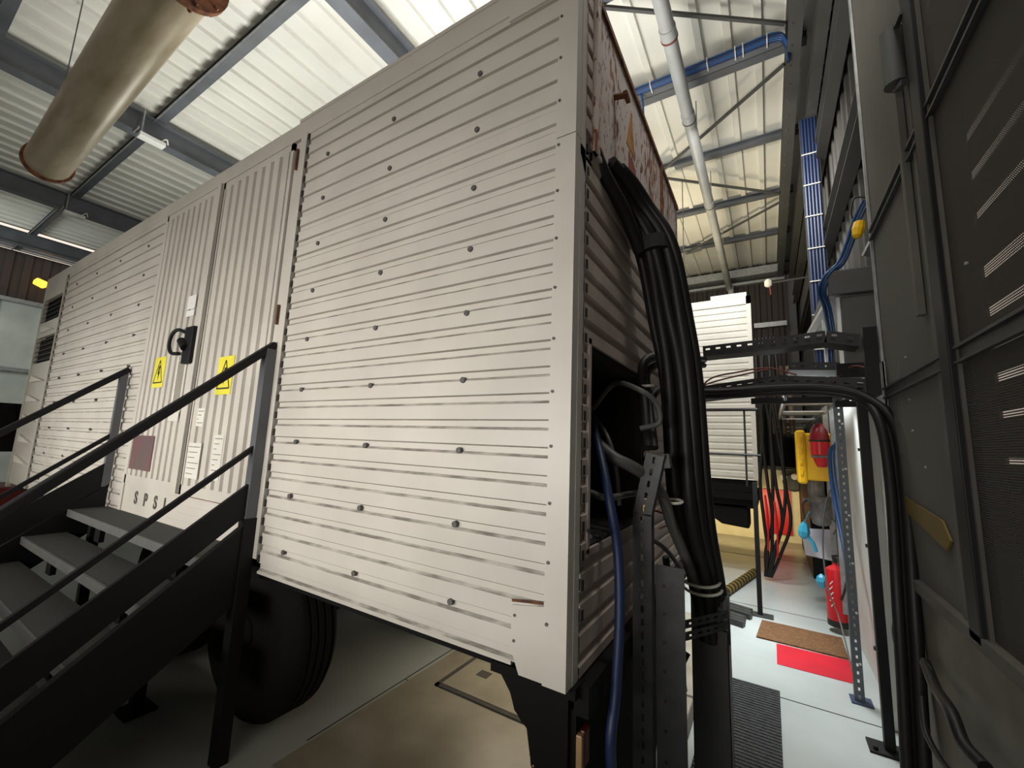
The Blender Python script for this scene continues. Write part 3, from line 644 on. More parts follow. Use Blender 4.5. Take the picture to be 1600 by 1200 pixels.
# cables inside the opening
for pts, r, m, nm, lab in (
    ([(-0.150, 0.591, 1.833), (-0.050, 0.621, 1.958), (0.090, 0.550, 1.913), (0.147, 0.600, 1.859), (0.156, 0.620, 1.775), (0.076, 0.600, 1.744)], .012, GREYCABLE, 'grey_cable', 'thin grey cable looping out at the top of the cable opening'),
    ([(-0.100, 0.503, 1.679), (0.000, 0.469, 1.612), (0.060, 0.500, 1.580), (0.103, 0.600, 1.533), (0.149, 0.700, 1.446), (0.170, 0.800, 1.309), (0.213, 0.950, 1.114), (0.241, 1.080, 0.970)], .026, GREYCABLE, 'grey_conduit', 'thick grey conduit curving down behind the strut post'),
    ([(-0.050, 0.314, 1.471), (0.020, 0.327, 1.457), (0.032, 0.600, 1.452), (0.104, 0.650, 1.460), (0.163, 0.700, 1.419), (0.184, 0.800, 1.282)], .014, GREYCABLE, 'grey_cable', 'grey cable crossing level behind the strut post'),
    ([(-0.200, 0.678, 1.841), (-0.050, 0.514, 1.709), (0.000, 0.487, 1.571), (0.020, 0.478, 1.412)], .010, GREYCABLE, 'grey_cable', 'grey cable hanging inside the cable opening'),
    ([(-0.120, 0.521, 1.767), (-0.030, 0.375, 1.624), (0.040, 0.282, 1.458), (0.070, 0.291, 1.273), (0.085, 0.268, 1.058), (0.085, 0.225, 0.823), (0.085, 0.180, 0.612), (.085, .42, .03)], .018, NAVYCABLE, 'blue_hose', 'dark blue cable running from the opening down to the floor'),
    ([(-0.200, 0.757, 1.650), (-0.150, 0.936, 1.864), (-0.100, 1.143, 2.035), (-0.100, 1.283, 1.738)], .016, CABLE, 'black_hose', 'black cable arched inside the cable opening'),
    ([(-0.300, 1.040, 1.952), (-0.200, 1.093, 1.841), (-0.150, 1.250, 1.581), (-0.100, 1.135, 1.370)], .018, CABLE, 'black_hose', 'black cable sloping down inside the cable opening'),
    ([(0.047, 0.800, 1.368), (0.102, 0.850, 1.354), (0.145, 0.900, 1.317), (0.139, 0.900, 1.267), (0.170, 0.950, 1.213)], .005, REDCABLE, 'thin_wire', 'thin red wires beside the grey conduit'),
    ([(0.101, 0.850, 1.276), (0.140, 0.880, 1.288), (0.165, 0.900, 1.250), (0.205, 1.000, 1.133)], .004, mat('pink_wire', (.5, .2, .2), .5), 'thin_wire', 'thin pinkish wire behind the grey conduit')):
    cable(pts, r, m, nm, lab, smooth=6)
for pts, r, m, lab in (
    ([(-0.300, 0.974, 2.019), (-0.250, 1.124, 1.961), (-0.200, 1.287, 1.816), (-0.200, 1.356, 1.498), (-0.200, 1.248, 1.275)], .014, CABLE, 'black cable hanging deep inside the opening, left'),
    ([(-0.350, 1.230, 2.101), (-0.300, 1.475, 2.092), (-0.250, 1.778, 1.942), (-0.200, 1.755, 1.573), (-0.200, 1.660, 1.229)], .016, CABLE, 'black cable hanging deep inside the opening, right'),
    ([(0.009, 0.950, 1.205), (0.068, 1.000, 1.173), (0.111, 1.100, 1.098), (0.139, 1.200, 0.984), (0.104, 1.250, 0.767)], .012, GREYCABLE, 'grey cable dropping behind the bent head of the strut post'),
    ([(0.078, 1.100, 1.093), (0.085, 1.150, 0.921), (0.066, 1.200, 0.708), (0.097, 1.300, 0.454), (0.104, 1.350, 0.242)], .018, CABLE, 'thick black cable falling between strut post and duct')):
    cable(pts, r, m, 'loose_cable', lab, smooth=6)
single('copper_lug', MB().tube([(-0.033, 0.400, 1.630), (-0.017, 0.410, 1.559)], .011, 8), mat('copper', (.35, .2, .12), .4, .3), 'bare copper sleeve on top of the dark blue cable', 'cable lug')
single('bore_tube', MB().tube([(0.030, 0.095, 1.366), (0.045, 0.170, 1.350), (0.030, 0.213, 1.321), (0.030, 0.108, 1.347)], .008, 8, smooth=4), CABLE, 'small black cable end curling under the cable opening', 'cable')
for a, rr, lab in (((0.177, 0.800, 1.417), .040, 'white cable tie around the grey conduits'), ((0.251, 1.080, 1.017), .088, 'white cable tie, upper of two above the grey duct'), ((0.255, 1.090, 0.979), .090, 'white cable tie, lower of two above the grey duct'), ((0.054, 0.800, 1.970), .034, 'white cable tie on the bent tray cables')):
    mb = MB(); n = 20
    mb.tube([(a[0] + rr * math.cos(k * 2 * math.pi / n), a[1] + rr * math.sin(k * 2 * math.pi / n), a[2] + .15 * rr * math.sin(k * 2 * math.pi / n)) for k in range(n + 1)], .007, 6)
    single('cable_tie', mb, TIE, lab, 'cable tie', 'white cable ties')

# slotted strut post with its bent head
t = thing('strut_post', (.1, .55, 0), 'dark slotted strut post with bent head in front of the container end', 'post')
def channel(mb, p, q, w_, dp):
    p, q = Vector(p), Vector(q)
    slotted(mb, p, q, w_, up=(1, 0, 0), pitch=.05, sw=.028, sh=.012)
    o = Vector((w_ / 2, dp / 2, 0)); o2 = Vector((-w_ / 2, dp / 2, 0))
    for oo in (o, o2): mb.bar(p + oo, q + oo, .004, dp, 0, (0, 1, 0))
A0 = Vector((0.092, 0.550, 0.409)); A1 = Vector((0.095, 0.550, 1.378)); A2 = Vector((0.153, 0.550, 1.633)); A00 = Vector((A0.x, .55, 0.0))
mb = MB(); channel(mb, A00, A1, .075, .05); channel(mb, A1, A2, .075, .05)
build('channel', mb, GALVD, t)
mb = MB().box(A00.x + .045, A00.x + .16, .60, .606, 0, 1.17)
for k in range(10): mb.tube([(A00.x + .08, .598, .1 + k * .11), (A00.x + .08, .5965, .1 + k * .11)], .008, 8, 1)
build('perforated_plate', mb, [GALVD, INK], t)
build('head_bracket', MB().bar(Vector((0.137, 0.600, 1.599)), Vector((0.206, 0.600, 1.608)), .05, .06), DUCT, t)
build('base_plate', MB().box(A00.x - .07, A00.x + .17, .5, .66, 0, .01), GALVD, t)
# grey duct standing upright, cables dropping into it
q0 = (0.186, 1.120, 0.917); q1 = (0.368, 1.120, 0.925)
t = thing('cable_duct', ((q0[0] + q1[0]) / 2, 1.2, 0), 'upright dull grey steel cable duct beside the strut post', 'duct')
xa, xb = q0[0] + .01, q1[0] - .005
build('cover', MB().box(xa, xb, 1.12, 1.125, .002, .78).box(xb - .004, xb, 1.12, 1.26, .002, .93).box(xa, xa + .004, 1.12, 1.26, .002, .93), DUCT, t)
mb = MB(); slotted(mb, (xa + .02, 1.118, .87), (xa + .02, 1.118, .87 + .001), .02)
mb = MB().box(xa, xb, 1.112, 1.118, .79, .95)
for z in (.83, .90):
    for x in (xa + .025, xb - .025): mb.box(x - .006, x + .006, 1.110, 1.1125, z - .012, z + .018, 1)
build('collar', mb, [DUCT, INK], t)
mb = MB()
slotted(mb, (A00.x + .05, .62, .90), (xb, 1.105, .87), .035, rows=1, pitch=.06, sw=.034, sh=.010)
slotted(mb, (A00.x + .05, .62, .85), (xb, 1.105, .82), .035, rows=1, pitch=.06, sw=.034, sh=.010)
single('cross_strut', mb, GALVD, 'slotted cross strut joining the strut post and the grey duct', 'strut')
for i, (a, b) in enumerate((((0.090, 1.350, 0.565), (0.111, 1.400, 0.319)), ((0.045, 1.300, 0.342), (0.132, 1.400, 0.524)))):
    single('brace_bar', MB().bar(a, b, .02, .02), CHASSIS, ('short black brace leaning left' if i == 0 else 'short black brace leaning right') + ' between strut post and duct', 'brace')
cable([(0.018, 1.400, 0.562), (0.076, 1.450, 0.354), (0.074, 1.400, 0.177), (0.041, 1.300, 0.088), (0.082, 1.200, 0.036)], .016, CABLE, 'floor_cable', 'black cable looping near the floor between strut post and duct', smooth=6)
cable([(0.066, 1.000, 1.017), (0.016, 1.100, 0.792), (0.035, 1.200, 0.572), (0.062, 1.300, 0.347), (0.117, 1.300, 0.146)], .014, REDCABLE, 'floor_cable', 'dark red brown cable falling behind the strut post', smooth=6)

# ================================================================== CABLE TRAYS
def tray(pts, dep, h, lab, m, name='cable_tray'):
    t = thing(name, pts[0], lab, 'cable tray')
    mb = MB(); mf = MB()
    for a, b in zip(pts, pts[1:]):
        a, b = Vector(a), Vector(b)
        slotted(mb, a, b, h, rows=2 if h > .08 else 1, pitch=.062, sw=.030, sh=.014)
        slotted(mb, a + Vector((0, dep, 0)), b + Vector((0, dep, 0)), h, rows=1, pitch=.062, sw=.030, sh=.014)
        mf.add([a + Vector((0, 0, -h / 2)), b + Vector((0, 0, -h / 2)), b + Vector((0, dep, -h / 2)), a + Vector((0, dep, -h / 2)),
                a + Vector((0, 0, -h / 2 + .004)), b + Vector((0, 0, -h / 2 + .004)), b + Vector((0, dep, -h / 2 + .004)), a + Vector((0, dep, -h / 2 + .004))],
               [(0, 1, 2, 3), (4, 5, 6, 7), (0, 1, 5, 4), (3, 2, 6, 7)])
    build('side_rail', mb, m, t); build('tray_floor', mf, m, t)
    return t
TRAYM = mat('dark_tray_steel', (.022, .021, .021), .6, .1, nscale=10)
tray([(.17, 2.1, 2.415), (.66, 2.1, 2.435), (.93, 2.1, 2.455), (1.10, 2.1, 2.41)], .17, .082, 'dark perforated upper cable tray crossing the corridor', TRAYM)
tray([(.10, 2.1, 2.09), (.65, 2.1, 2.155), (1.19, 2.1, 2.10)], .2, .10, 'dark perforated lower cable tray crossing the corridor', TRAYM)
tray([(0.727, 2.500, 2.337), (1.108, 2.500, 2.312)], .3, .06, 'small perforated tray piece between the two corridor trays', TRAYM)
# rows of pinholes tray
single('tray_hanger', MB().box(1.12, 1.19, 2.08, 2.13, 2.05, 2.49).box(1.0, 1.19, 2.3, 2.34, 2.2, 2.30), BLACK, 'upright dark strut holding both cable trays at the enclosure corner', 'bracket')
low = [(0.058, 2.000, 2.094), (0.304, 2.050, 2.093), (0.640, 2.080, 2.113), (0.908, 2.080, 2.103), (1.081, 2.050, 2.043), (1.173, 1.950, 1.868), (1.177, 1.850, 1.503), (1.139, 1.700, 0.961), (1.119, 1.650, 0.495), (1.099, 1.600, 0.125)]
low.append((low[-1][0], low[-1][1], .06))
for i in range(4):
    pts = [Vector(p) + Vector(((-.03, 0, .03, .05)[i] if k > 4 else 0, (0, .03, -.02, .04)[i], (-.03, -.01, .0, .02)[i] if k <= 4 else 0)) for k, p in enumerate(low)]
    cable(pts, (.026, .024, .024, .02)[i], CABLE, 'tray_cable', ('black cable on the underside of the lower tray, lowest of the four', 'black cable under the lower tray, second from the bottom',
          'black cable nearest the camera sweeping from the lower tray down the right wall', 'black cable at the back of those sweeping from the tray down the wall')[i], group='black cables sweeping from the tray down the right wall')
for pts, lab in (([(0.110, 2.040, 2.069), (0.221, 2.050, 2.192), (0.390, 2.060, 2.232), (0.589, 2.080, 2.256), (0.755, 2.080, 2.197)], 'thin dark wire arching over the lower tray, upper'), ([(0.090, 2.030, 2.097), (0.199, 2.050, 2.154), (0.348, 2.060, 2.196), (0.589, 2.080, 2.247)], 'thin dark wire arching over the lower tray, lower')):
    cable(pts, .006, REDCABLE, 'thin_wire', lab, group='thin wires over the lower tray')
cable([(0.967, 2.300, 2.158), (1.079, 2.300, 2.273), (1.178, 2.200, 2.219), (1.217, 2.100, 2.118), (1.222, 2.050, 2.011)], .006, REDCABLE, 'thin_wire', 'thin dark wire curling at the enclosure corner')
# posts under the trays
t = thing('gantry_post', (1.085, 2.1, 0), 'slim black post carrying the cable trays, foot plate on the floor', 'post')
build('shaft', MB().box(1.065, 1.115, 2.08, 2.13, .012, 2.05), BLACK, t, bevel=.004)
build('foot_plate', MB().box(.99, 1.17, 2.03, 2.17, 0, .012).tube([(1.02, 2.06, .012), (1.02, 2.06, .03)], .012, 8), BLACK, t)
single('gantry_beam', MB().box(.98, 1.19, 2.32, 2.37, 2.0, 2.04).box(.45, 1.15, 3.0, 3.04, 2.10, 2.15), BLACK, 'dark bar under the lower tray above the slatted canopy', 'bar')
# ================================================================== RIGHT WALL FURNITURE (corridor)
COLM = mat('blue_grey_galvanised', (.12, .135, .15), .5, .3, nscale=20)
t = thing('strut_column', (1.03, 2.62, 0), 'galvanised perforated strut column bolted to the floor by the white wall', 'column')
mb = MB(); slotted(mb, (1.03, 2.62, .01), (1.03, 2.62, 2.1), .055, up=(1, 0, 0), pitch=.05, sw=.02, sh=.012)
mb.box(1.002, 1.006, 2.62, 2.66, .01, 2.1).box(1.054, 1.058, 2.62, 2.66, .01, 2.1)
build('channel', mb, COLM, t)
build('foot', MB().box(.98, 1.10, 2.58, 2.70, 0, .01), mat('blue_foot', (.04, .06, .12), .5), t)
mb = MB()
for k in range(6): mb.tube([(1.045, 2.62, .25 + k * .33), (1.045, 2.61, .25 + k * .33)], .008, 6)
build('bolt', mb, WHITE, t)
single('wall_conduit', MB().tube([(1.125, 2.46, .02), (1.125, 2.46, 2.1)], .007, 8), BEAMD, 'thin grey conduit clipped to the white wall beside the strut column', 'conduit')
for z, lab in ((.42, 'lowest small black clip on the wall conduit'), (1.06, 'middle small black clip on the wall conduit'), (1.70, 'highest small black clip on the wall conduit')):
    single('conduit_clip', MB().box(1.10, 1.13, 2.43, 2.455, z, z + .02), INK, lab, 'clip', 'conduit clips')
# fire extinguisher
e = Vector((1.074, 4.000, 0.334)); e.z = 0
t = thing('fire_extinguisher', (e.x, e.y, .06), 'red fire extinguisher with black base hanging beside the strut column', 'fire extinguisher')
build('cylinder', MB().lathe([(.085, .10), (.088, .12), (.088, .52), (.075, .575), (.04, .60), (.022, .61), (.022, .63)], (e.x, e.y, 0), (0, 0, 1), 28), RED, t, smooth=True)
build('base', MB().lathe([(.080, .055), (.089, .06), (.089, .115), (.08, .12)], (e.x, e.y, 0), (0, 0, 1), 28), INK, t, smooth=True)
build('valve', MB().tube([(e.x, e.y, .62), (e.x, e.y, .68)], .02, 10).bar((e.x - .02, e.y, .69), (e.x + .07, e.y - .04, .72), .02, .02).bar((e.x - .02, e.y, .67), (e.x + .06, e.y - .03, .66), .016, .012), INK, t)
build('hose', MB().tube([(e.x + .02, e.y - .02, .66), (e.x + .075, e.y - .07, .60), (e.x + .06, e.y - .10, .45), (e.x + .02, e.y - .10, .32)], .010, 8, smooth=6), INK, t)
mb = MB()
for k, (dx, dz) in enumerate(((-.045, .46), (-.05, .41), (-.045, .36), (-.05, .31), (-.045, .26))):
    yy = e.y - math.sqrt(.0885 ** 2 - dx ** 2) - .001
    mb.tube([(e.x + dx - .012, yy + .004, dz - .02), (e.x + dx + .012, yy - .004, dz + .015)], .004, 6)
build('white_marking', mb, WHITE, t)
# yellow cabinet, red sounder beacon, grey sensor, sheet, cyan tape
a = Vector((0.821, 4.250, 1.875)); b = Vector((1.132, 4.250, 1.402))
t = thing('yellow_box', ((a.x + b.x) / 2, 4.2, b.z), 'bright yellow plastic wall box behind the red beacon', 'box')
build('body', MB().box(a.x + .07, b.x + .02, 4.12, 4.35, b.z, a.z + .02), YEL, t, bevel=.02)
build('lid', MB().box(a.x, a.x + .085, 4.10, 4.36, b.z - .04, a.z + .05), YEL, t, bevel=.025)
mb = MB()
for k in range(4): mb.box(a.x + .02, a.x + .05, 4.085, 4.10, b.z + .05 + k * .11, b.z + .11 + k * .11)
build('hinge', mb, YEL, t, bevel=.006)
c = Vector((1.011, 3.950, 1.739))
t = thing('sounder_beacon', (c.x, c.y, 1.55), 'red sounder with dark red dome lens on the wall beside the yellow box', 'alarm beacon')
build('lens', MB().lathe([(.085, 1.815), (.083, 1.86), (.065, 1.93), (.04, 1.975), (.012, 1.99)], (c.x, c.y, 0), (0, 0, 1), 24), DKRED, t, smooth=True)
build('ring', MB().lathe([(.086, 1.80), (.089, 1.805), (.089, 1.815), (.086, 1.82)], (c.x, c.y, 0), (0, 0, 1), 24), INK, t)
build('housing', MB().lathe([(.072, 1.665), (.082, 1.67), (.084, 1.80), (.08, 1.802)], (c.x, c.y, 0), (0, 0, 1), 24), RED, t, smooth=True)
build('wire_guard_band', MB().lathe([(.075, 1.64), (.08, 1.645), (.078, 1.662), (.07, 1.665)], (c.x, c.y, 0), (0, 0, 1), 24), GREYM, t)
build('horn', MB().lathe([(.02, 1.545), (.04, 1.55), (.062, 1.60), (.072, 1.64)], (c.x + .01, c.y, 0), (0, 0, 1), 24), RED, t, smooth=True)
c = Vector((1.010, 4.400, 1.127))
t = thing('gas_valve', (c.x, c.y, c.z - .25), 'grey metal valve body with clamps hanging under the yellow box', 'valve')
build('neck', MB().tube([(c.x - .02, c.y, c.z + .27), (c.x - .02, c.y, c.z + .10)], .075, 16), GREYM, t, smooth=True)
build('clamp', MB().lathe([(.09, .03), (.105, .04), (.105, .07), (.09, .08)], (c.x, c.y, c.z), (0, 0, 1), 20).box(c.x - .14, c.x - .08, c.y - .03, c.y + .03, c.z + .03, c.z + .07), GREYM, t)
build('body', MB().lathe([(.04, -.21), (.08, -.19), (.10, -.10), (.095, .0), (.10, .10)], (c.x + .01, c.y, c.z), (0, 0, 1), 20), GREYM, t, smooth=True)
build('lever', MB().tube([(c.x - .11, c.y - .03, c.z + .05), (c.x - .15, c.y - .05, c.z), (c.x - .14, c.y - .05, c.z - .15)], .008, 8, smooth=4), INK, t)
build('clip', MB().tube([(c.x + .08, c.y - .05, c.z - .1), (c.x + .14, c.y - .05, c.z - .18), (c.x + .10, c.y - .05, c.z - .28)], .006, 6, smooth=3), BEAMD, t)
p0 = (0.840, 4.600, 0.843); p1 = (1.135, 4.600, 0.547)
single('paper_sheet', MB().prism([(p0[0], p0[2]), (p1[0], p0[2] + .02), (p1[0] + .02, p1[2] - .02), (p0[0] + .03, p1[2] + .01)], 1, 4.6, 4.604), PAPER, 'lilac white sheet hanging below the grey valve', 'sheet')
c = Vector((0.863, 4.500, 0.826))
single('cyan_ribbon', MB().lathe([(.02, .10), (.045, .06), (.06, .0), (.05, -.05), (.02, -.08)], c, (.1, 0, 1), 7).tube([c + Vector((.03, -.01, -.05)), c + Vector((.08, -.02, -.12)), c + Vector((.10, -.02, -.20))], .02, 6).tube([c + Vector((0, 0, .08)), (0.913, 4.360, 1.054)], .006, 6), CYAN, 'cyan tape knot beside the hanging sheet', 'tape')
c = Vector((0.978, 4.250, 0.384))
single('cyan_cloth', MB().lathe([(.01, .07), (.04, .04), (.05, 0), (.035, -.05), (.01, -.07)], c, (0, 0, 1), 6).tube([c, (1.048, 4.060, 0.461)], .008, 6), CYAN, 'small cyan scrap behind the fire extinguisher', 'cloth')
cable([(1.167, 3.600, 1.857), (1.105, 3.600, 1.767), (1.058, 3.600, 1.706), (1.042, 3.500, 1.503), (1.052, 3.400, 1.231), (1.065, 3.200, 0.944), (1.061, 3.000, 0.739)], .018, BLUECABLE, 'blue_cable', 'thick blue cable curving down in front of the yellow box', smooth=6)
cable([(1.169, 3.550, 1.843), (1.124, 3.550, 1.796), (1.082, 3.550, 1.706), (1.070, 3.450, 1.451), (1.074, 3.300, 1.191), (1.070, 3.150, 0.854)], .009, BLUECABLE, 'blue_cable', 'thinner blue cable beside the thick blue cable', smooth=6)
cable([(1.029, 3.500, 1.360), (0.976, 3.500, 1.157), (0.948, 3.500, 0.820), (0.958, 3.400, 0.522), (1.014, 3.300, 0.307), (1.039, 2.900, 0.040)], .006, GREYCABLE, 'thin_wire', 'thin grey wire slanting in front of the fire extinguisher', smooth=6)
single('wall_strut', MB().box(1.10, 1.15, 3.9, 3.94, .2, 2.2).box(1.10, 1.15, 4.5, 4.54, .0, 2.2), GALV, 'pair of upright strut rails behind the yellow box', 'strut')
# slatted canopy further along
SLAT = mat('pale_grey_slat', (.55, .56, .56), .5)
t = thing('slatted_canopy', (.87, 4.4, 2.1), 'grey slatted metal canopy above the yellow box', 'canopy')
for a_, b_ in (((0.897, 3.179, 2.150), (0.931, 3.693, 2.150)), ((0.974, 4.336, 2.150), (1.015, 4.962, 2.150)), ((1.051, 5.499, 2.150), (1.112, 6.425, 2.150)), ((1.155, 7.074, 2.150), (1.220, 8.055, 2.150)), ((1.267, 8.761, 2.150), (1.342, 9.884, 2.150))):
    build('slat', MB().prism([(a_[1], 2.14), (b_[1], 2.155), (b_[1], 2.165), (a_[1], 2.15)], 0, .72, 1.1), SLAT, t)
    build('dark_slat', MB().box(.72, 1.1, b_[1], b_[1] + (b_[1] - a_[1]) * .7, 2.18, 2.19), BEAMD, t)
build('side_frame', MB().box(.70, .72, 2.9, 8.0, 2.12, 2.19), GALV, t)
build('side_frame', MB().box(1.1, 1.12, 2.9, 8.0, 2.12, 2.19), GALV, t)
# ================================================================== ABOVE THE TRAYS: duct, cables, ladders on right wall
t = thing('square_duct', (1.13, 2.4, 2.83), 'square grey brown duct above the trays with a darker panel below', 'duct')
build('casing', MB().box(1.0, 1.34, 2.4, 4.2, 2.83, 3.02), DUCT, t, bevel=.01)
build('lower_panel', MB().box(1.07, 1.34, 2.42, 2.46, 2.30, 2.82), DUCT, t)
build('side_post', MB().box(1.045, 1.065, 2.46, 2.50, 2.28, 2.83), WHITE, t)
build('side_post', MB().box(1.0, 1.02, 2.9, 2.94, 2.28, 2.83), WHITE, t)
single('diagonal_brace', MB().bar((1.039, 2.600, 2.892), (0.891, 2.900, 2.642), .05, .02), WHITE, 'white diagonal brace left of the square duct', 'brace')
single('diagonal_brace', MB().bar((1.324, 2.500, 3.314), (1.257, 2.600, 3.172), .05, .02), GALV, 'short pale brace between the blue cables and the enclosure', 'brace')
bc = [(1.241, 2.350, 3.500), (1.182, 2.400, 3.377), (1.134, 2.420, 3.222), (1.077, 2.420, 3.083), (0.994, 2.400, 2.991), (0.954, 2.450, 2.890), (0.989, 2.550, 2.790), (1.033, 2.800, 2.646)]
for i in range(4):
    off = ((-.012, 0, 0), (.012, 0, .004), (0, .02, -.006), (.03, .02, .0))[i]
    cable([Vector(p) + Vector(off) for p in bc], .0085, (BLUECABLE, BLUECABLE, NAVYCABLE, BLUECABLE)[i], 'blue_cable', ('bright blue cable on the outside of the bend over the square duct', 'bright blue cable, second in the bend over the square duct', 'dark blue cable behind the bend over the square duct', 'bright blue cable on the inside of the bend over the square duct')[i], group='blue cables bending over the square duct')
single('yellow_clamp', MB().lathe([(.02, .06), (.035, .05), (.04, .0), (.03, -.05), (.015, -.07)], (1.193, 2.380, 3.299), (.2, 0, 1), 10), YEL, 'yellow cable gland hanging beside the blue cables', 'cable gland')
cable([(1.247, 2.380, 3.535), (1.189, 2.400, 3.553), (1.165, 2.400, 3.458), (1.173, 2.400, 3.354)], .006, CABLE, 'thin_wire', 'thin black wire loop behind the blue cables', smooth=5)
t = thing('cable_ladder', (1.17, 4.7, 3.5), 'vertical cable ladder filled with dark blue cables on the right wall', 'cable ladder')
for x in (1.075, 1.255): build('side_rail', MB().box(x, x + .012, 4.66, 4.69, 2.6, 5.95), GALVD, t)
for k in range(5): build('cable', MB().tube([(1.105 + k * .034, 4.665 - .003 * (k % 2), 2.6), (1.103 + k * .034, 4.66, 4.2), (1.105 + k * .034, 4.665, 5.93)], .0165, 8), NAVYCABLE, t, smooth=True)
for k in range(7): build('tie', MB().box(1.08, 1.25, 4.635, 4.65, 2.9 + k * .42, 2.912 + k * .42), TIE, t)
# blue cables lying along the roof brace tray
t = thing('cable_tray', (0, 3.7, 6.3), 'slim roof tray carrying a bundle of blue cables across to the right wall', 'cable tray')
build('tray_floor', MB().box(-3.0, .95, 3.70, 3.79, 6.32, 6.33).box(-3.0, .95, 3.785, 3.79, 6.32, 6.36), BEAM, t)
for k in range(7):
    y = 3.60 + (k % 4) * .028; z = 6.32 + (k // 4) * .026
    cable([(-3.0, y, z), (-.8, y, z + .005), (.3, y, z), (.80, y, z), (.92, y + .03, z - .06 - k * .01), (.94, y + .1, z - .25)], .0135, BLUECABLE if k % 3 else NAVYCABLE, 'blue_cable',
          ('outermost', 'second', 'third', 'fourth', 'fifth', 'sixth', 'innermost')[k] + ' blue cable of the bundle on the slim roof tray', group='blue cables on the roof tray', smooth=5, seg=8)
for k, x in enumerate((-.55, .12, .42, .50, .74)):
    single('cable_tie', MB().box(x, x + .012, 3.58, 3.72, 6.30, 6.372), TIE, ('cable tie on the roof bundle nearest the container', 'cable tie on the roof bundle, second from the container', 'cable tie on the roof bundle, left of a close pair', 'cable tie on the roof bundle, right of a close pair', 'cable tie on the roof bundle nearest the wall')[k], 'cable tie', 'ties on the roof bundle')
# grey rain pipe under the roof
t = thing('drain_pipe', (-.2, 6, 6.2), 'grey plastic pipe with sleeves running under the roof to the back wall', 'pipe')
pp = [(-0.126, 1.904, 6.000), (-0.151, 2.770, 6.000), (-0.180, 4.010, 6.000), (-0.155, 6.284, 6.000), (-0.140, 10.193, 6.000)]
px_ = sum(p[0] for p in pp) / len(pp)
build('pipe_body', MB().tube([(px_, -2, 6.0), (px_, 10.4, 6.0)], .075, 20), PVC, t, smooth=True)
for y in (2.75, 4.05, 6.3):
    build('sleeve', MB().tube([(px_, y - .12, 6.0), (px_, y + .0, 6.0)], .084, 20), PVC, t, smooth=True)
    build('clamp_ring', MB().tube([(px_, y, 6.0), (px_, y + .02, 6.0)], .088, 20), (REDCABLE if y < 3 else BEAMD), t)
for y in (4.3, 6.0, 8.2): build('hanger_rod', MB().tube([(px_ + .06, y, 6.05), (px_ + .06, y, 6.45)], .008, 6), GALV, t)
build('elbow', MB().tube([(px_, 10.4, 6.0), (px_, 10.6, 5.95), (px_ + .04, 10.65, 5.7), (px_ + .05, 10.65, 2.0)], .075, 16, smooth=4), PVC, t, smooth=True)
single('roof_wire', MB().tube([(-.55, 6.0, 6.45), (-.55, 6.0, 3.98)], .008, 6), BEAMD, 'thin rod dropping from the roof to the second container', 'rod')
cable([(-.68, 3.68, 6.31), (-.66, 3.7, 6.15), (-.66, 3.72, 5.5)], .012, BLUECABLE, 'blue_cable', 'single blue cable dropping from the roof bundle behind the container')
# small lamp on bracket by the far column
q = (0.691, 8.000, 5.008)
t = thing('bracket_lamp', q, 'small lamp on a horizontal bracket by the far column', 'lamp')
build('lamp_head', MB().lathe([(.03, -.07), (.065, -.04), (.065, .04), (.04, .08)], q, (0, 0, 1), 12), GLOWW, t, smooth=True)
build('arm', MB().tube([q, (1.40, q[1], q[2] + .02)], .02, 8), BEAMD, t)
build('pull', MB().tube([(q[0] + .03, q[1], q[2] - .08), (q[0] + .04, q[1], q[2] - .24)], .018, 6), REDCABLE, t)

# ================================================================== SECOND CONTAINER beyond the corridor
C2 = thing('generator_container', (-1.2, 6.6, 0), 'second cream generator container seen beyond the cable bundle', 'container')
xe, yf, zb2, zt2 = .43, 5.5, 1.29, 3.96
mb = MB(); ribs_h(mb, -2.9, xe - .06, zb2, zt2 - .12, yf, phase=2.77 + .07)
build('front_panel', mb, PALE, C2)
build('corner_post', MB().box(xe - .06, xe, yf - .016, yf + .03, zb2, zt2).box(-2.9, xe, yf - .016, yf + .03, zt2 - .12, zt2).box(-.1, xe - .05, yf - .02, yf + .2, zt2, zt2 + .06), PALE, C2)
mb = MB(); ribs_x(mb, yf + .03, 8.3, zb2, zt2, xe - .01)
build('side_panel', mb, PANEL2, C2)
build('inner_body', MB().box(-2.9, xe - .03, yf + .03, 8.3, zb2 + .02, zt2), GAP, C2)
build('chassis', MB().box(-2.9, xe - .02, yf + .02, yf + .12, 1.10, zb2).box(-2.9, xe, yf - .02, yf + .06, 1.02, 1.10).box(-2.9, xe - .03, yf + .05, 8.2, .90, 1.02), CHASSIS, C2)
build('tank', MB().prism([(-.22, .96), (.30, .96), (.30, .62), (-.05, .65), (-.20, .75)], 1, yf + .05, yf + .5), CHASSIS, C2, bevel=.03)
build('support_leg', MB().box(-2.0, -1.85, 6.0, 6.2, 0, .9).box(-2.0, -1.85, 7.8, 8.0, 0, .9), CHASSIS, C2)
# black guard rail in front of it
t = thing('guard_rail', (.2, 4.0, 0), 'black guard rail with foot plate in front of the second container', 'rail')
build('post', MB().box(.40, .445, 3.98, 4.02, .01, 1.35), BLACK, t)
build('post', MB().box(.34, .36, 4.0, 4.02, 1.3, 2.15), BLACK, t)
build('rail', MB().tube([(-1.6, 4.0, 2.14), (.48, 4.0, 2.14)], .018, 8), BLACK, t)
build('rail', MB().tube([(-1.6, 4.0, 1.64), (.49, 4.0, 1.64)], .012, 8), BLACK, t)
build('foot_plate', MB().box(.34, .54, 3.93, 4.07, 0, .01), GALVD, t)
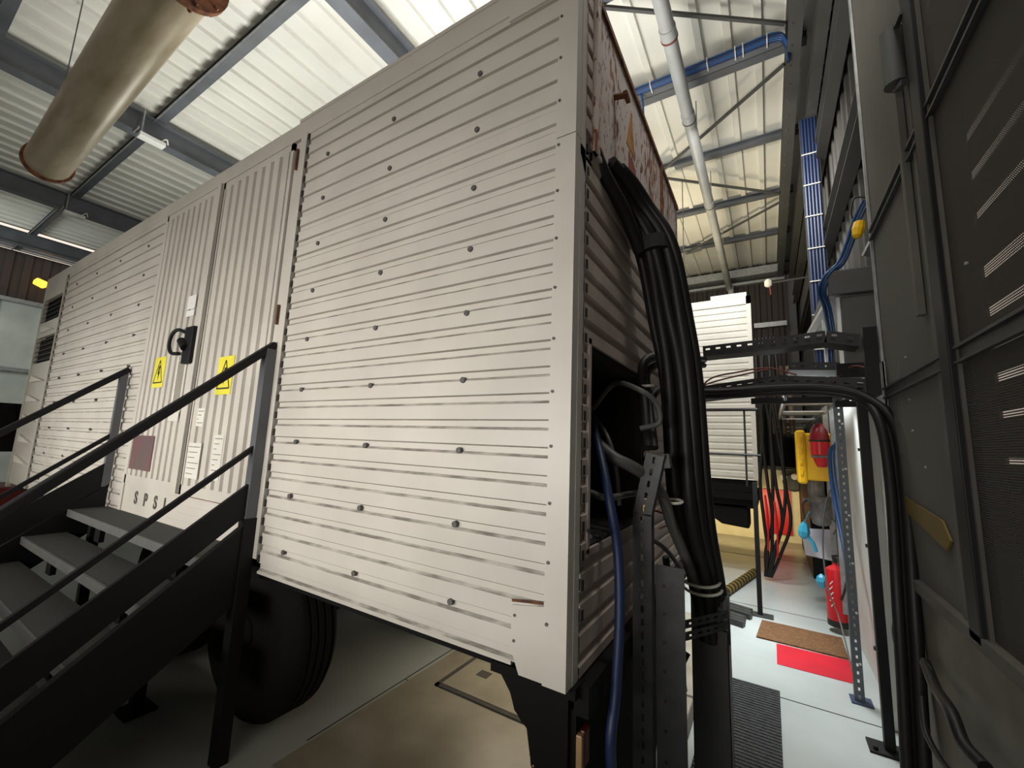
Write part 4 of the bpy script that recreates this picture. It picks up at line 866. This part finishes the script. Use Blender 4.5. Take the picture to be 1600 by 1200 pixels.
# hanging cables at its right end
HC = ['leftmost dark cable hanging off the second container', 'dark cable, second from the left, at the second container', 'dark cable, third from the left, at the second container', 'dark cable, fourth from the left, at the second container', 'rightmost dark cable at the second container, bowing outward', 'dark cable looping back at the second container foot']
for i in range(6):
    dx = i * .045
    jt = [.03 * math.sin(i * 2.7 + q_ * 1.9) for q_ in range(7)]
    cable([(.47 + dx, 5.5, 3.3), (.47 + dx + jt[0], 5.4, 2.6), (.48 + dx + jt[1], 5.35, 2.0), (.47 + dx * 1.3 + jt[2], 5.3, 1.3), (.49 + dx * 1.2 + jt[3], 5.3, .8), (.47 + dx * .7 + jt[4], 5.35, .4), (.46 + dx * .3, 5.5, .05)], .020, CABLE, 'hanging_cable', HC[i], group='dark cables hanging off the second container')
for k, (x, z) in enumerate(((.50, 1.12), (.60, 1.05))):
    single('red_cable', MB().tube([(x, 5.28, z), (x + .02, 5.25, z - .3), (x + .01, 5.3, z - .7)], .012, 8, smooth=4), RED, ('left' if k == 0 else 'right') + ' red cable of the pair among the dark hanging cables', 'cable', 'red cables among the dark ones', smooth=True)
for k, x in enumerate((.66, .76, .86)):
    single('conduit', MB().tube([(x, 5.6 + .02 * k, 1.95), (x - .01, 5.6 + .02 * k, 2.9)], .035, 12).bar((.42, 5.6 + .02 * k, 2.5), (x, 5.6 + .02 * k, 2.5), .02, .02), mat('bronze_pipe', (.22, .16, .11), .35, .3), ('left', 'middle', 'right')[k] + ' of three brownish pipes beside the hanging cables', 'pipe', 'brownish pipes beside the hanging cables', smooth=True)
# back corner: red board and wall gauge
single('red_board', MB().box(.42, .89, 8.58, 8.615, .14, .98), RED, 'red board on the low cream wall', 'board')
c = Vector((0.944, 8.400, 1.171))
t = thing('pipe_fitting', c, 'dark round pipe fitting on the cream wall beside the yellow box', 'pipe fitting')
build('wheel', MB().lathe([(.14, 0), (.18, .02), (.18, .05), (.14, .07)], (c.x, c.y, c.z - .02), (0, 1, 0), 16), GALVD, t)
build('gauge', MB().lathe([(.04, -.03), (.06, -.01), (.06, .02)], (c.x - .16, c.y, c.z + .07), (0, 1, 0), 14), WHITE, t)
build('gauge', MB().lathe([(.04, -.03), (.06, -.01), (.06, .02)], (c.x + .02, c.y - .05, c.z + .09), (0, 1, 0), 14), WHITE, t)
build('pipe_run', MB().tube([(c.x - .6, c.y + .08, c.z + .22), (c.x + .2, c.y + .08, c.z + .22)], .03, 8), GALVD, t)
single('dark_cabinet', MB().box(1.02, 1.18, 6.0, 8.4, 0, 1.55), BLACK, 'narrow black cabinet against the right wall beyond the yellow box', 'cabinet')
# floor items in the corridor
single('brown_doormat', MB().prism([(.40, 3.36), (1.06, 3.34), (1.07, 3.82), (.44, 3.84)], 2, .001, .014), MATB, 'brown coir doormat beside the red floor marking', 'mat')
struct('trim_9', MB().box(.555, 1.06, 2.90, 3.33, .0005, .003), REDFL, 'red painted patch on the corridor floor')
mb = MB().box(.15, .565, 1.28, 2.44, .001, .009)
for k in range(36): mb.box(.15, .565, 1.29 + k * .032, 1.30 + k * .032, .009, .013)
single('rubber_mat', mb, MATG, 'ribbed dark grey rubber mat beside the grey duct', 'mat')
r0, r1 = Vector((0.065, 4.408, 0.050)), Vector((0.337, 5.642, 0.050))
mb = MB().tube([r0, r1], .045, 12)
n = 11
for k in range(n):
    p = r0.lerp(r1, (k + .5) / n); d = (r1 - r0).normalized(); mb.tube([p - d * .016, p + d * .016], .050, 12, 1)
single('barrier_rope', mb, [BLKYEL, YELD], 'thick black and yellow striped hose lying on the floor', 'hose')
c = Vector((0.216, 3.738, 0.030))
for k, (dx, dy, lab) in enumerate(((.03, .15, 'grey slatted block on the floor, farther of the pair'), (-.02, -.12, 'grey slatted block on the floor, nearer of the pair'))):
    mb = MB()
    for j in range(3): mb.bar((c.x - .13 + dx, c.y + dy + j * .075, .03), (c.x + .10 + dx, c.y + dy + j * .075 - .08, .03), .06, .05)
    single('slatted_block', mb, GALVD, lab, 'block', 'slatted blocks on the floor')

# ================================================================== MESH ENCLOSURE on the right
E = thing('mesh_enclosure', (1.22, .3, 1.0), 'tall dull metal enclosure with mesh panels and louvres at the right', 'enclosure')
XE = 1.2
build('end_sheet', MB().box(XE, XE + .16, 2.03, 2.05, 1.0, 5.2), SHEET, E)
build('corner_angle', MB().box(XE - .012, XE, 2.02, 2.05, 1.0, 5.2), GALV, E)
build('mesh_panel', MB().box(XE + .002, XE + .004, .98, 2.02, 1.05, 5.2), MESHA, E)
build('back_sheet', MB().box(XE + .07, XE + .075, 1.0, 2.02, 1.05, 5.2), SHEET, E)
build('mesh_panel', MB().box(XE + .002, XE + .004, -3, .86, 1.05, 5.2), MESHB, E)
build('hinge_post', MB().box(XE - .03, XE + .03, .86, .965, 1.02, 5.2), BLACK, E, bevel=.004)
build('hinge_edge', MB().box(XE - .012, XE + .0, .965, .985, 1.02, 5.2).box(XE - .012, XE, .845, .86, 1.02, 5.2), SHEET, E)
mb = MB()
for z in (3.10, 2.07):
    mb.box(XE - .02, XE, -3, .86, z, z + .012).box(XE - .02, XE, -3, .86, z - .055, z - .045).box(XE - .006, XE, -3, .86, z - .05, z)
    mb.box(XE - .02, XE, .97, 2.03, z, z + .012).box(XE - .02, XE, .97, 2.03, z - .055, z - .045).box(XE - .006, XE, .97, 2.03, z - .05, z)
build('cross_rail', mb, GALVD, E)
build('base_rail', MB().box(XE - .03, XE + .16, -6, 2.05, 1.0, 1.05), SHEET, E)
build('stiffener', MB().box(XE - .03, XE - .004, 1.16, 1.20, 2.3, 3.62), SHEET, E)
build('stiffener', MB().box(XE - .008, XE, 1.06, 1.09, 1.05, 5.2), SHEET, E)
build('outer_wall', MB().box(1.355, 1.36, -6, 2.02, 1.0, 1.6).box(1.355, 1.36, 1.2, 2.02, 1.6, 6.6).box(1.355, 1.36, -6, 1.2, 4.6, 6.6), CLADG, E)
bx = build('hinge_box', MB().tube([(XE - .05, 1.05, 3.38), (XE - .05, 1.05, 3.66)], .045, 16), DUCT, E, smooth=True)
build('arm', MB().bar((XE - .05, 1.05, 3.64), (XE - .03, .95, 3.66), .02, .02).bar((XE - .05, 1.06, 3.36), (XE - .04, .97, 3.33), .025, .02), GALVD, bx)
mb = MB(); slz = (1.66, 1.82, 1.95, 2.07, 2.19, 2.34, 2.56, 2.72, 2.88)
zl = 1.05
for k, z in enumerate(slz):
    h_ = (.022, .024, .03, .032, .036, .045, .03, .034, .038)[k]
    mb.box(1.268, 1.271, -3, .80, zl, z - h_ / 2); zl = z + h_ / 2
mb.box(1.268, 1.271, -3, .80, zl, 5.2).box(1.262, 1.271, .80, 1.12, 1.05, 3.62)
build('louvre_slats', mb, mat('dark_louvre', (.05, .04, .035), .5, .3), E)
for y, z in ((1.55, 1.80), (1.55, 1.96), (1.55, 2.18), (.7, 2.35), (1.4, 1.62)): build('screw', MB().tube([(XE + .001, y, z), (XE - .006, y, z)], .006, 8), GALV, E)
single('yellow_band', MB().prism([(1.97, 1.47), (1.93, 1.40), (1.20, 1.28), (1.14, 1.33), (1.22, 1.40)], 0, XE - .010, XE - .002), mat('dull_ochre_strip', (.13, .085, .01), .6), 'ochre yellow strip across the foot of the mesh panel', 'strip')
# dark cable clutter bottom right
for pts, r, lab in (([(1.120, 1.343, 0.773), (1.100, 1.132, 0.755), (1.080, 0.886, 0.782), (1.080, 0.785, 0.733), (1.100, 0.685, 0.722)], .02, 'black corrugated hose drooping at the foot of the right wall'),
                    ([(1.120, 1.463, 0.579), (1.100, 1.347, 0.497), (1.100, 1.197, 0.479), (1.100, 1.016, 0.504)], .012, 'black cable looping at the foot of the right wall'),
                    ([(1.120, 1.406, 0.749), (1.120, 1.288, 0.782), (1.120, 1.216, 0.749), (1.120, 1.159, 0.738)], .008, 'thin cable tail beside the corrugated hose'),
                    ([(1.120, 1.865, 0.807), (1.100, 1.810, 0.746), (1.100, 1.781, 0.676), (1.120, 1.774, 0.622)], .007, 'small black wire bow on the white pier')):
    cable(pts, r, CABLE, 'wall_cable', lab, smooth=6)

# ================================================================== FAR LEFT
a = (-9.600, 0.054, 1.949); b = (-9.600, 0.347, 1.395)
single('dark_box', MB().box(-9.9, -9.3, -1.4, b[1] - .03, 1.25, 1.98).prism([(-1.3, 1.25), (b[1] - .05, 1.25), (b[1] - .2, 1.98)], 0, -9.29, -9.25), BLACK, 'dark boxy intake hood beyond the left end of the container', 'hood')
single('hood_stand', MB().box(-9.8, -9.7, -.3, -.2, 0, 1.25).box(-9.8, -9.7, -1.2, -1.1, 0, 1.25), CHASSIS, 'black stand under the dark intake hood', 'stand')
c = (-9.500, 0.255, 0.857)
t = thing('red_machine', (c[0], c[1], 0), 'red machine on the floor at the far left behind the handrail', 'machine')
build('body', MB().box(c[0] - .5, c[0] + .5, c[1] - 1.6, c[1] + .25, .12, .74), mat('dull_red', (.25, .03, .03), .5), t, bevel=.04)
build('feet', MB().box(c[0] - .4, c[0] + .4, c[1] - 1.4, c[1] - 1.3, 0, .12).box(c[0] - .4, c[0] + .4, c[1], c[1] + .1, 0, .12), CHASSIS, t)
q = (-10.269, 0.693, 0.300)
t = thing('white_crate', (q[0], q[1], 0), 'pale white and blue crate on the floor seen through the handrail', 'crate')
build('body', MB().box(q[0] - .35, q[0] + .35, q[1] - .3, q[1] + .3, 0, .45), mat('pale_plastic', (.75, .82, .9), .5), t, bevel=.02)
build('lid', MB().box(q[0] - .38, q[0] + .38, q[1] - .33, q[1] + .33, .45, .50), WHITE, t, bevel=.01)
q = (-8.198, 1.138, 0.000)
single('brown_grating', MB().box(-5.6, -4.4, .9, 1.5, 0, .012), MATB, 'brown perforated mat on the floor under the container', 'mat')
